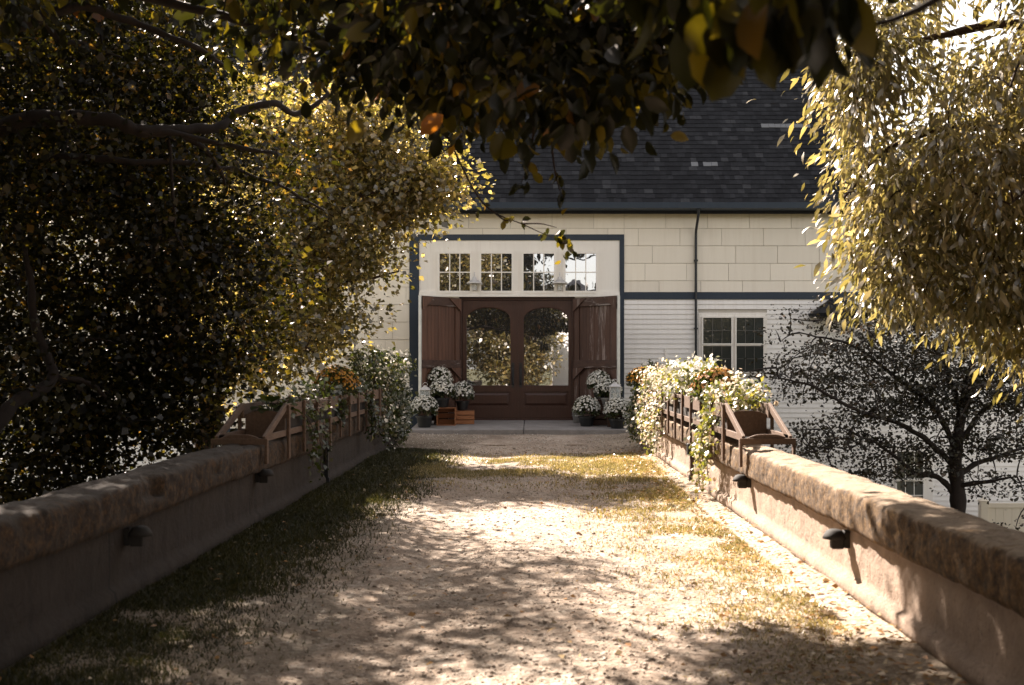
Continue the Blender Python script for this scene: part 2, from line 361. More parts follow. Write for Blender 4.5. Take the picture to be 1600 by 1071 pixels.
def tube_np(paths, rads, n=6):
    Vs = []; Fs = []; k = 0
    ang = np.arange(n) * 2 * math.pi / n
    for p, r in zip(paths, rads):
        p = np.asarray(p, float); m = len(p)
        if m < 2: continue
        t = np.gradient(p, axis=0); t /= np.linalg.norm(t, axis=1, keepdims=True) + 1e-9
        ref = np.array([0.31, 0.17, 0.93]);
        a = np.cross(t, ref); a /= np.linalg.norm(a, axis=1, keepdims=True) + 1e-9
        b = np.cross(t, a)
        ring = p[:, None, :] + r[:, None, None] * (np.cos(ang)[None, :, None] * a[:, None, :] + np.sin(ang)[None, :, None] * b[:, None, :])
        Vs.append(ring.reshape(-1, 3))
        i = np.arange(m - 1)[:, None] * n; j = np.arange(n)[None, :]; j2 = (j + 1) % n
        Fs.append(np.stack([i + j, i + j2, i + n + j2, i + n + j], -1).reshape(-1, 4) + k); k += m * n
    return np.concatenate(Vs), np.concatenate(Fs)

def vnoise(p, scale, seed=0, octs=3):
    """value noise on an (n,3) array"""
    out = np.zeros(len(p)); amp = 1.0; tot = 0
    for o in range(octs):
        q = p * scale * (2 ** o) + seed * 17.3 + o * 5.1
        i = np.floor(q).astype(np.int64); f = q - i; f = f * f * (3 - 2 * f); acc = np.zeros(len(p))
        for dx in (0, 1):
            for dy in (0, 1):
                for dz in (0, 1):
                    h = (i[:, 0] + dx) * 374761393 + (i[:, 1] + dy) * 668265263 + (i[:, 2] + dz) * 2147483647 + seed * 9176
                    h = (h ^ (h >> 13)) * 1274126177; h = (h ^ (h >> 16)) & 0xFFFF
                    acc += (h / 65535.0) * np.where(dx, f[:, 0], 1 - f[:, 0]) * np.where(dy, f[:, 1], 1 - f[:, 1]) * np.where(dz, f[:, 2], 1 - f[:, 2])
        out += acc * amp; tot += amp; amp *= 0.5
    return out / tot

# ------------------------------------------------------------------ foliage
LEAF = {   # template: vertices (across, along, lift), faces (quads)
    'kite': (np.array([(0, 0, 0), (0.32, 0.45, 0.10), (0, 1, -0.05), (-0.32, 0.45, 0.10)]), np.array([(0, 1, 2, 3)])),
    'long': (np.array([(0, 0, 0), (0.15, 0.35, 0.05), (0.11, 0.7, 0.0), (0, 1, -0.14), (-0.11, 0.7, 0.0), (-0.15, 0.35, 0.05)]), np.array([(0, 1, 2, 5), (5, 2, 4, 5), (2, 3, 4, 2)])),
    'broad': (np.array([(0, 0, 0), (0, 0.3, -0.03), (0, 0.62, -0.07), (0, 1.0, -0.22),
                        (0.19, 0.16, 0.05), (0.30, 0.42, 0.06), (0.24, 0.74, -0.02), (-0.19, 0.16, 0.05), (-0.30, 0.42, 0.06), (-0.24, 0.74, -0.02)]),
              None),
    'petal': (np.array([(0.5, 0, 0.12), (0.15, 0.48, 0.12), (-0.4, 0.3, 0.12), (-0.4, -0.3, 0.12), (0.15, -0.48, 0.12), (0, 0, 0)]), None),
}
LEAF['long'] = (LEAF['long'][0], np.array([(0, 1, 5), (1, 2, 5), (5, 2, 4), (2, 3, 4)]))
LEAF['broad'] = (LEAF['broad'][0], np.array([(0, 4, 5, 1), (1, 5, 6, 2), (0, 1, 8, 7), (1, 2, 9, 8), (2, 6, 3, 3), (2, 3, 9, 9)]))
LEAF['broad'] = (LEAF['broad'][0], np.array([(0, 4, 1), (4, 5, 1), (1, 5, 2), (5, 6, 2), (2, 6, 3), (0, 1, 7), (7, 1, 8), (1, 2, 8), (8, 2, 9), (2, 3, 9)]))
LEAF['petal'] = (LEAF['petal'][0], np.array([(5, 0, 1), (5, 1, 2), (5, 2, 3), (5, 3, 4), (5, 4, 0)]))
def norm(a): return a / (np.linalg.norm(a, axis=-1, keepdims=True) + 1e-9)
def leaves(pos, along, normal, size, shape='kite', wide=1.0):
    """one small blade per position: returns vertices and faces"""
    T, Fc = LEAF[shape]; n = len(pos); t = len(T)
    y = norm(along); x = norm(np.cross(y, normal)); z = np.cross(x, y)
    s = np.broadcast_to(size, (n,))[:, None, None]
    wv = np.broadcast_to(wide, (n,))[:, None, None]
    V = pos[:, None, :] + s * (wv * T[None, :, 0:1] * x[:, None, :] + T[None, :, 1:2] * y[:, None, :] + T[None, :, 2:3] * z[:, None, :])
    Fo = (Fc[None] + (np.arange(n) * t)[:, None, None]).reshape(-1, Fc.shape[1])
    return V.reshape(-1, 3), Fo
def rdir(n, bias=(0, 0, 0), spread=1.0): return norm(rng.normal(size=(n, 3)) * spread + np.array(bias))
def ell(n, c, r, shell=0.35, zcut=None):
    """points in an ellipsoid, thicker towards its skin"""
    d = rdir(n); q = rng.random(n) ** shell
    return np.array(c) + d * q[:, None] * np.array(r)
def skeleton_twigs(clusters, limbs, r0=0.007, sag=0.12):
    """join each leaf cluster to the nearest point already on the tree"""
    nodes = [p for L in limbs for p in L]; nodes = np.array(nodes)
    d0 = np.min(np.linalg.norm(clusters[:, None] - nodes[None], axis=2), axis=1)
    order = np.argsort(d0); paths = []; rads = []
    pool = np.zeros((len(nodes) + len(clusters) * 2, 3)); pool[:len(nodes)] = nodes; k = len(nodes)
    for i in order:
        c = clusters[i]; d = np.linalg.norm(pool[:k] - c, axis=1); j = int(np.argmin(d)); a = pool[j]
        m1 = a + (c - a) * 0.5 + rng.normal(size=3) * 0.10 * d[j] + np.array([0, 0, sag * d[j]])
        t = np.linspace(0, 1, 5)[:, None]
        p = (1 - t) ** 2 * a + 2 * t * (1 - t) * m1 + t ** 2 * c
        paths.append(p); rads.append(np.linspace(r0 * (1 + d[j]), r0 * 0.45, 5))
        pool[k] = p[2]; pool[k + 1] = c; k += 2
    return paths, rads
def smooth_path(pts, n=6):
    pts = np.array(pts, float); out = []
    ext = np.vstack([2 * pts[0] - pts[1], pts, 2 * pts[-1] - pts[-2]])
    for i in range(1, len(ext) - 2):
        p0, p1, p2, p3 = ext[i - 1:i + 3]
        for t in np.linspace(0, 1, n, endpoint=False):
            out.append(0.5 * ((2 * p1) + (-p0 + p2) * t + (2 * p0 - 5 * p1 + 4 * p2 - p3) * t * t + (-p0 + 3 * p1 - 3 * p2 + p3) * t ** 3))
    out.append(pts[-1]); return np.array(out)
def tree(name, base, label, trunk_pts, trunk_r, limbs, limb_r, clusters, per, spread, size, shape, leaf_m, bark_m,
         droop=0.2, twig=0.006, wide=1.0, flat=0.7, group=None, sizevar=0.35, bunch=None):
    root = empty(name, base, label, 'tree', group)
    tp = smooth_path(trunk_pts); tr = np.interp(np.linspace(0, 1, len(tp)), np.linspace(0, 1, len(trunk_r)), trunk_r)
    tr = tr * (1 + 0.10 * np.sin(np.arange(len(tr)) * 1.7))
    V, Fq = tube_np([tp], [tr], 14)
    V = V + (vnoise(V, 7, 3)[:, None] - 0.5) * 0.05
    link_mesh('trunk', V, Fq, bark_m, root, smooth=True)
    lp = [smooth_path(l) for l in limbs]; lr = []
    for l, r in zip(lp, limb_r): lr.append(np.linspace(r[0], r[1], len(l)) * (1 + 0.12 * np.sin(np.arange(len(l)) * 2.1)))
    lp2 = [l + (np.stack([vnoise(l, 3, s) for s in (1, 2, 3)], 1) - 0.5) * 0.10 for l in lp]
    if lp2:
        V, Fq = tube_np(lp2, lr, 9); link_mesh('limbs', V, Fq, bark_m, root, smooth=True)
    clusters = np.asarray(clusters)
    tw, twr = skeleton_twigs(clusters, lp2 + [tp], twig)
    V, Fq = tube_np(tw, twr, 4); link_mesh('twigs', V, Fq, bark_m, root, smooth=True)
    n = len(clusters); cnt = per
    c = np.repeat(clusters, cnt, axis=0)
    off = rng.normal(size=(n * cnt, 3)) * spread * np.array([1, 1, flat])
    pos = c + off
    al = norm(off * 0.6 + rng.normal(size=off.shape) * 0.5 * spread + np.array([0, 0, -droop * spread]))
    nr = norm(rng.normal(size=off.shape) * 0.75 + np.array([0, 0, 0.8]))
    sz = size * (1 + sizevar * rng.normal(size=len(pos))).clip(0.45, 1.9)
    V, Fq = leaves(pos, al, nr, sz, shape, wide)
    link_mesh('crown', V, Fq, leaf_m, root)
    return root

# ------------------------------------------------------------------ ground, driveway, slab
GZ = -2.8
def gh(y): 
    t = np.clip((-4.0 - y) / 5.0, 0, 1); t = t * t * (3 - 2 * t); return GZ + t * (-0.05 - GZ)
def ground():
    xs = np.unique(np.concatenate([np.linspace(-700, -30, 12), np.linspace(-30, 30, 31), np.linspace(30, 700, 12)]))
    ys = np.unique(np.concatenate([np.linspace(-700, -20, 12), np.linspace(-20, 2, 34), np.linspace(2, 45, 20), np.linspace(45, 900, 12)]))
    X, Y = np.meshgrid(xs, ys, indexing='ij'); Z = gh(Y)
    V = np.stack([X, Y, Z], -1).reshape(-1, 3); ny = len(ys)
    i = np.arange(len(xs) - 1)[:, None] * ny; j = np.arange(ny - 1)[None]
    Fq = np.stack([i + j, i + ny + j, i + ny + j + 1, i + j + 1], -1).reshape(-1, 4)
    tag(link_mesh('ground', V, Fq, M['ground'], smooth=True), kind='structure')
ground()
XL, XR = -2.06, 1.66               # inner faces of the two parapets
def drive_h(x, y):
    p = np.stack([x, y, np.zeros_like(x)], -1).reshape(-1, 3)
    h = (vnoise(p, 1.1, 4, 4) - 0.5) * 0.055 + (vnoise(p, 9, 8, 3) - 0.5) * 0.022
    xx = p[:, 0]
    h -= 0.022 * np.exp(-((xx + 0.55) / 0.25) ** 2) + 0.022 * np.exp(-((xx - 0.65) / 0.25) ** 2)   # wheel ruts
    h += 0.03 * np.exp(-((xx - XL) / 0.16) ** 2) + 0.03 * np.exp(-((xx - XR) / 0.16) ** 2)
    return h.reshape(x.shape)
def driveway():
    xs = np.linspace(-2.12, 1.72, 78); ys = np.concatenate([np.linspace(-26, 2, 60), np.linspace(2.05, 20.3, 330)])
    X, Y = np.meshgrid(xs, ys, indexing='ij'); Z = drive_h(X, Y)
    V = np.stack([X, Y, Z], -1).reshape(-1, 3); ny = len(ys)
    i = np.arange(len(xs) - 1)[:, None] * ny; j = np.arange(ny - 1)[None]
    Fq = np.stack([i + j, i + ny + j, i + ny + j + 1, i + j + 1], -1).reshape(-1, 4)
    tag(link_mesh('driveway', V, Fq, M['drive'], smooth=True), kind='structure')
    MB().box(-2.2, 1.8, -3.5, 20.4, GZ - 0.1, -0.12).box(-2.6, 2.4, 17.2, 20.4, GZ - 0.1, -0.05).build('bridge_fill', M['wall']).__setitem__('kind', 'structure')
driveway()
def slab_z(y): return 0.083 + (y - 20.16) * 0.038
sb = MB()
for a, b in ((-2.13, -0.135), (-0.125, 1.86)):
    z1 = slab_z(22.12); sb.add([(a, 20.16, -.1), (b, 20.16, -.1), (b, 22.12, -.1), (a, 22.12, -.1), (a, 20.16, .083), (b, 20.16, .083), (b, 22.12, z1), (a, 22.12, z1)], [(0, 3, 2, 1), (4, 5, 6, 7), (0, 1, 5, 4), (1, 2, 6, 5), (2, 3, 7, 6), (3, 0, 4, 7)])
tag(sb.build('porch_slab', M['slab'], bevel=0.012), kind='structure')
tag(MB().box(-2.6, 2.4, 17.6, 20.3, -0.3, -0.004).build('gravel_apron', M['drive']), kind='structure')

def scatter_ground():
    # loose stones
    n = 70000
    y = 4.0 + (rng.random(n) ** 1.9) * 16.3; x = rng.uniform(XL + 0.02, XR - 0.02, n)
    keep = (np.abs(x + 0.1) < 0.95 + 0.35 * rng.normal(size=n)) | (y > 15.9); x = x[keep]; y = y[keep]; n = len(x)
    z = drive_h(x, y); s = rng.gamma(1.6, 0.0022, n).clip(0.0018, 0.016) * np.where(y > 15.8, 1.35, 1)
    O = np.array([(1, 0, 0), (0, 1, 0), (-1, 0, 0), (0, -1, 0), (0, 0, 0.7), (0, 0, -0.7)])
    V = O[None] * s[:, None, None] * rng.uniform(0.6, 1.3, (n, 6, 1)) + np.stack([x, y, z + s * 0.2], -1)[:, None]
    a = np.array([(0, 1, 4), (1, 2, 4), (2, 3, 4), (3, 0, 4), (1, 0, 5), (2, 1, 5), (3, 2, 5), (0, 3, 5)])
    tag(link_mesh('loose_gravel', V.reshape(-1, 3), (a[None] + (np.arange(n) * 6)[:, None, None]).reshape(-1, 3), M['pebble']), kind='stuff')
    # grass
    def blades(name, x, y, m, h0, seed, lo=0.36, hi=0.64):
        p = np.stack([x, y, 0 * x], -1); d = vnoise(p, 2.3, seed, 3)
        k = d > rng.uniform(lo, hi, len(x)); x = x[k]; y = y[k]; n = len(x)
        z = drive_h(x, y); h = h0 * rng.uniform(0.4, 1.4, n) * (0.6 + 0.8 * vnoise(np.stack([x, y, 0 * x], -1), 1.5, seed + 1, 2))
        a = rng.uniform(0, 2 * math.pi, n); wd = 0.0018 + 0.00042 * y; h = h * np.clip(0.45 + 0.06 * y, 0.5, 1.1)
        b = np.stack([x, y, z - 0.004], -1); sx = np.stack([np.cos(a), np.sin(a), 0 * a], -1) * wd[:, None]
        ln = np.stack([rng.normal(size=n) * 0.5, rng.normal(size=n) * 0.5, np.ones(n)], -1) * h[:, None]
        V = np.stack([b - sx, b + sx, b + ln], 1).reshape(-1, 3)
        tag(link_mesh(name, V, np.arange(3 * n).reshape(-1, 3), m), kind='stuff')
    n = 190000; y = 3.2 + rng.random(n) ** 1.25 * 13.2; x = XL + 0.04 + np.abs(rng.normal(size=n)) * (0.30 + 0.011 * y) * (0.45 + 0.85 * vnoise(np.stack([0 * y, y, 0 * y], -1), 0.9, 31, 4))
    k = x < -0.75 - 0.25 * rng.random(n); blades('grass_verge', x[k], y[k], M['grass_green'], 0.030, 21, 0.22, 0.55)
    n = 70000; y = 3.2 + rng.random(n) ** 1.2 * 12.6; x = XR - 0.22 - np.abs(rng.normal(size=n) * (0.20 + 0.022 * y) - 0.12)
    k = (x > 0.2) & (x < XR - 0.05); blades('dry_grass_verge', x[k], y[k], M['grass_dry'], 0.024, 22)
    n = 34000; y = 13.6 + rng.normal(size=n) * 1.0; x = rng.uniform(-1.4, 1.5, n); k = (y > 11) & (y < 15.7)
    blades('dry_grass_patch', x[k], y[k], M['grass_dry'], 0.026, 23)
    # fallen leaves
    n = 2600; y = 3.6 + rng.random(n) ** 1.3 * 12.5; x = np.where(rng.random(n) < 0.8, XR - 0.03 - rng.gamma(1.6, 0.26, n), rng.uniform(XL + .05, XR, n))
    k = (x > XL + 0.03) & (x < XR - 0.02); x = x[k]; y = y[k]; n = len(x)
    pos = np.stack([x, y, drive_h(x, y) + 0.012 + rng.random(n) * 0.02], -1)
    V, Fq = leaves(pos, rdir(n) * np.array([1, 1, 0.15]), norm(np.array([0, 0, 1.0]) + rng.normal(size=(n, 3)) * 0.35), rng.uniform(0.018, 0.050, n), 'kite', 1.0)
    tag(link_mesh('leaf_litter', V, Fq, M['litter']), kind='stuff')
scatter_ground()

# ------------------------------------------------------------------ parapet walls
def parapet(name, label, xin, side, top, y0, y1):
    """side = +1: wall stands to the right of xin; -1: to the left."""
    root = empty('parapet_wall', (xin + side * 0.12, (y0 + y1) / 2, 0), label, 'wall')
    def sweep(prof, nm, m, amp, seed, fine=0.0):
        pr = np.array(prof + [prof[0]]); seg = np.linalg.norm(np.diff(pr, axis=0), axis=1); cut = []
        for a, b, l in zip(pr[:-1], pr[1:], seg):                    # resample the outline
            k = max(1, int(l / 0.022)) if min(a[1], b[1]) > -0.3 else 1
            cut += [tuple(a + (b - a) * t / k) for t in range(k)]
        prof = cut
        ys = np.unique(np.concatenate([np.linspace(y0, 2.5, 60), np.arange(2.5, 10, 0.026), np.linspace(10, y1, 150)])); n = len(prof)
        X = np.array([xin + side * p[0] for p in prof]); Z = np.array([p[1] for p in prof])
        V = np.stack([np.broadcast_to(X, (len(ys), n)), np.broadcast_to(ys[:, None], (len(ys), n)), np.broadcast_to(Z, (len(ys), n))], -1).reshape(-1, 3).copy()
        big = V[:, 2] > -0.3
        dd = np.stack([vnoise(V, 5, seed + k, 4) - 0.5 for k in range(3)], 1) * np.array([1, 0.2, 0.8]) * amp
        dd += np.stack([vnoise(V, 0.8, seed + 5 + k, 2) - 0.5 for k in range(3)], 1) * np.array([1, 0, 1.0]) * amp * 0.9
        if fine:
            for sc_, am in ((13, 1.0), (34, 0.55)):
                h = vnoise(V, sc_, seed + 11, 3) - 0.5
                dd += np.stack([-side * h, 0 * h, h * 0.8], 1) * fine * am
            chip = np.clip(vnoise(V * np.array([1, 0.7, 1]), 6, seed + 17, 3) - 0.64, 0, 1) * 0.22
            dd += np.stack([side * chip, 0 * chip, -chip * 0.5], 1) * (V[:, 2:3] > top - 0.12)
        V += dd * big[:, None]
        i = np.arange(len(ys) - 1)[:, None] * n; j = np.arange(n)[None]; j2 = (j + 1) % n
        Fq = np.stack([i + j, i + j2, i + n + j2, i + n + j], -1).reshape(-1, 4)
        Fl = [tuple(f) for f in Fq] + [tuple(range(n)), tuple(range((len(ys) - 1) * n, len(ys) * n))]
        o = link_mesh(nm, V, Fl, m, root, smooth=True)
        return o
    cz = top - 0.19
    body = [(0.0, z) for z in (-0.15, 0.02)] + [(-0.035, 0.03), (-0.03, 0.09), (0.0, 0.11)] + [(0.0, z) for z in np.linspace(0.15, cz, 6)] + [(0.20, cz), (0.20, 0.0), (0.20, GZ - 0.1), (0.0, GZ - 0.1)]
    sweep(body, 'wall_body', M['wall' if side > 0 else 'wall_shade_toned'], 0.016, 3, 0.010)
    cap = [(-0.045, cz - 0.005), (-0.055, cz + 0.02), (-0.055, cz + 0.07), (-0.055, top - 0.05), (-0.052, top - 0.024), (-0.042, top - 0.008), (-0.02, top), (0.05, top + 0.004), (0.12, top + 0.008), (0.19, top + 0.004), (0.245, top - 0.01),
           (0.26, top - 0.04), (0.26, cz + 0.02), (0.25, cz - 0.005), (0.1, cz - 0.006)]
    sweep(cap, 'coping', M['cap' if side > 0 else 'cap_shade_toned'], 0.030, 9, 0.030)
    return root
WL_TOP, WR_TOP = 0.61, 0.565
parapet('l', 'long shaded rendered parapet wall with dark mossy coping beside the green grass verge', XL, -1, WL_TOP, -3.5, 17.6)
parapet('r', 'long sunlit rendered parapet wall with brown mossy coping beside the small dark tree', XR, 1, WR_TOP, -3.5, 17.3)

# ------------------------------------------------------------------ the barn
FY = 22.1                      # plane of the front wall
S = F / FY                     # photo pixels per metre there
fx = lambda px: (px - CX) / S
fz = lambda py: CAM_H - (py - CY) / S
BX0, BX1, BXW = -14.0, 6.3, 12.5
EAVE = fz(330); OPL, OPR = fx(655), fx(968); OPT = fz(462); OPB = 0.0
barn = empty('barn', (0, FY, GZ), 'large white barn with dark shingled roof and wooden double doors across the drive', 'barn')
DY = 22.2                      # plane of the glazed doors
core = MB()
core.box(BX0, OPL, FY, FY + 0.15, GZ - 0.1, EAVE).box(OPR, BX1, FY, FY + 0.15, GZ - 0.1, EAVE).box(OPL, OPR, FY, FY + 0.15, OPT + 0.02, EAVE)
core.box(OPL, OPR, FY, FY + 0.15, GZ - 0.1, -0.14)
core.box(BX0, BX0 + 0.15, FY + 0.15, 36, GZ - 0.1, EAVE).box(BX1 - 0.15, BX1, FY + 0.15, 36, GZ - 0.1, EAVE).box(BX0, BX1, 36, 36.15, GZ - 0.1, EAVE)
core.box(BX1, BXW, FY + 0.004, FY + 0.15, GZ - 0.1, 2.3).box(BXW - 0.15, BXW, FY + 0.15, 32, GZ - 0.1, 2.3)
core.build('wall', M['core'], barn)
dl, dr_ = (718 - CX) / F * DY, (898 - CX) / F * DY; dt = CAM_H - (464 - CY) / F * DY
MB().box(OPL, dl - 0.004, FY - 0.006, FY + 0.15, -0.14, OPT + 0.016).box(dr_ + 0.004, OPR, FY - 0.006, FY + 0.15, -0.14, OPT + 0.016).build('door_surround', M['white'], barn)
MB().box(dl - 0.004, dr_ + 0.004, DY + 0.06, DY + 0.2, -0.14, OPT + 0.016).build('door_backing', M['inner'], barn)
# cream panel cladding, staggered boards with shadow gaps
def panel_boards(x0, x1, z0, z1, holes, y=FY, bw=0.80, bh=0.335, name='panel_siding'):
    b = MB(); row = 0; z = z1
    while z > z0 + 0.02:
        zb = max(z0, z - bh); x = x0 - (row % 2) * bw * 0.5 - 0.13 * (row % 3)
        while x < x1:
            a, c = max(x, x0), min(x + bw, x1); x += bw
            segs = [(a, c)]
            for (ha, hb, hz0, hz1) in holes:
                if zb < hz1 - 0.01 and z > hz0 + 0.01:
                    ns = []
                    for s, e in segs:
                        if e <= ha or s >= hb: ns.append((s, e))
                        else:
                            if s < ha: ns.append((s, ha))
                            if e > hb: ns.append((hb, e))
                    segs = ns
            for s, e in segs:
                if e - s > 0.015:
                    t = 0.016 + 0.004 * random.random(); g = 0.0035
                    b.add([(s + g, y - t - 0.010, zb + 0.003), (e - g, y - t - 0.010, zb + 0.003), (e - g, y, zb + 0.003), (s + g, y, zb + 0.003),
                           (s + g, y - t, z - 0.003), (e - g, y - t, z - 0.003), (e - g, y, z - 0.003), (s + g, y, z - 0.003)],
                          [(0, 3, 2, 1), (4, 5, 6, 7), (0, 1, 5, 4), (1, 2, 6, 5), (2, 3, 7, 6), (3, 0, 4, 7)])
        z -= bh; row += 1
    return b.build(name, M['panel'], barn)
BAND0, BAND1 = fz(468), fz(457)
FRL, FRR, FRT = fx(640), fx(975), fz(367)
panel_boards(fx(975), BX1, BAND1, EAVE, [])
panel_boards(BX0, fx(975), FRT, EAVE, [])
panel_boards(BX0, FRL, 0.0, FRT, [])
def clap(x0, x1, z0, z1, holes=(), y=FY, h=0.0945, name='clapboards'):
    b = MB(); z = z1
    while z > z0:
        zb = max(z - h, z0); segs = [(x0, x1)]
        for (ha, hb, hz0, hz1) in holes:
            if zb < hz1 and z > hz0:
                ns = []
                for s, e in segs:
                    if e <= ha or s >= hb: ns.append((s, e))
                    else:
                        if s < ha: ns.append((s, ha))
                        if e > hb: ns.append((hb, e))
                segs = ns
        for s, e in segs:
            x = s                                     # butt joints break the long courses
            while x < e - 0.01:
                xe = min(e, x + random.uniform(2.4, 4.2))
                if e - xe < 0.5: xe = e
                b.add([(x, y - 0.022, zb), (xe - 0.002, y - 0.022, zb), (xe - 0.002, y - 0.005, z), (x, y - 0.005, z), (x, y, zb + 0.002), (xe - 0.002, y, zb + 0.002)],
                      [(0, 1, 2, 3), (0, 4, 5, 1)])
                x = xe
        z -= h
    return b.build(name, M['clap'], barn)
W1 = (fx(1091), fx(1198), fz(588), fz(489))
WB = (fx(1393), fx(1457), fz(800), fz(700))
clap(fx(975), BX1, GZ, BAND0, [W1, WB])
clap(BX1, BXW, GZ, 2.3, [])
clap(BX0, FRL, GZ, -0.13)
# navy boards: door surround, band, foot band on the left
nv = MB()
nv.box(FRL, OPL - 0.004, FY - 0.045, FY, -0.1, FRT).box(OPR + 0.004, FRR, FY - 0.045, FY, -0.1, FRT).box(OPL - 0.004, OPR + 0.004, FY - 0.045, FY, fz(376), FRT)
nv.box(FRR, BX1, FY - 0.035, FY, BAND0, BAND1).box(BX0, FRL, FY - 0.035, FY, -0.13, 0.0)
nv.build('trim_boards', M['navy'], barn, bevel=0.004)
MB().box(fx(1038), fx(1041), FY - 0.032, FY, fz(585), fz(546)).build('joint_strip', M['white'], barn)
# header panel with a moulded lower ledge
hp = MB().box(OPL, OPR, FY - 0.02, FY, OPT, fz(376))
hp.box(OPL, OPR, FY - 0.05, FY - 0.02, OPT + 0.02, OPT + 0.075).box(OPL + 0.002, OPR - 0.002, FY - 0.075, FY - 0.02, OPT - 0.03, OPT + 0.02)
hp.build('header_panel', M['white'], barn, bevel=0.004)
def sash(px0, px1, py0, py1, nx, ny, name, parent, glass, fr=0.045, mun=0.016, y=FY, m='white', tilt=0.006, proud=0.035):
    x0, x1, z0, z1 = fx(px0), fx(px1), fz(py1), fz(py0)
    b = MB(); yf = y - 0.02; gr = MB(); bb = gr if mun < 0.012 else b
    b.box(x0 - fr, x0, yf - proud, yf, z0 - fr, z1 + fr).box(x1, x1 + fr, yf - proud, yf, z0 - fr, z1 + fr)
    b.box(x0, x1, yf - proud + 0.002, yf, z1, z1 + fr).box(x0, x1, yf - proud - 0.012, yf, z0 - fr, z0)
    for i in range(1, nx):
        x = x0 + (x1 - x0) * i / nx; bb.box(x - mun / 2, x + mun / 2, yf - 0.022, yf - 0.006, z0, z1)
    for j in range(1, ny):
        z = z0 + (z1 - z0) * j / ny; bb.box(x0, x1, yf - 0.0245, yf - 0.006, z - mun / 2, z + mun / 2)
    f = b.build(name, M[m], parent)
    if gr.V: gr.build('grille', M['grille'], f)
    g = MB()
    for i in range(nx):
        for j in range(ny):
            a, c = x0 + (x1 - x0) * i / nx, x0 + (x1 - x0) * (i + 1) / nx; d, e = z0 + (z1 - z0) * j / ny, z0 + (z1 - z0) * (j + 1) / ny
            t1, t2 = random.uniform(-tilt, tilt), random.uniform(-tilt, tilt); yy = yf - 0.010
            g.add([(a, yy + t1 * 0.1, d), (c, yy - t1 * 0.1, d), (c, yy - t1 * 0.1 + t2 * 0.1, e), (a, yy + t1 * 0.1 + t2 * 0.1, e)], [(0, 1, 2, 3)])
    g.build('pane', glass, f); return f
for a in (687, 752, 818, 883.5):
    sash(a, a + 47.5, 397, 455, 3, 2, 'transom_window', barn, M['glass_old'], 0.05, 0.020)
dwin = MB()
dwin.box(fx(1091), fx(1198), FY - 0.03, FY, fz(588), fz(489))
dw = dwin.build('double_window', M['white'], barn, bevel=0.004)
for a, b_ in ((1098, 1142), (1150, 1192)):
    sash(a, b_, 497, 537, 3, 2, 'upper_sash', dw, M['glass_dim'], 0.025, 0.009, FY - 0.012, m='white')
    sash(a, b_, 541, 581, 3, 2, 'lower_sash', dw, M['glass_dim'], 0.025, 0.009, FY - 0.003, m='white')
bw = MB().box(WB[0], WB[1], FY - 0.03, FY, WB[2], WB[3]).build('basement_window', M['white'], barn, bevel=0.004)
sash(1400, 1441, 706, 748, 3, 2, 'upper_sash', bw, M['glass_dim'], 0.03, 0.014, FY - 0.012)
sash(1400, 1441, 752, 796, 3, 2, 'lower_sash', bw, M['glass_dim'], 0.03, 0.014, FY - 0.003)

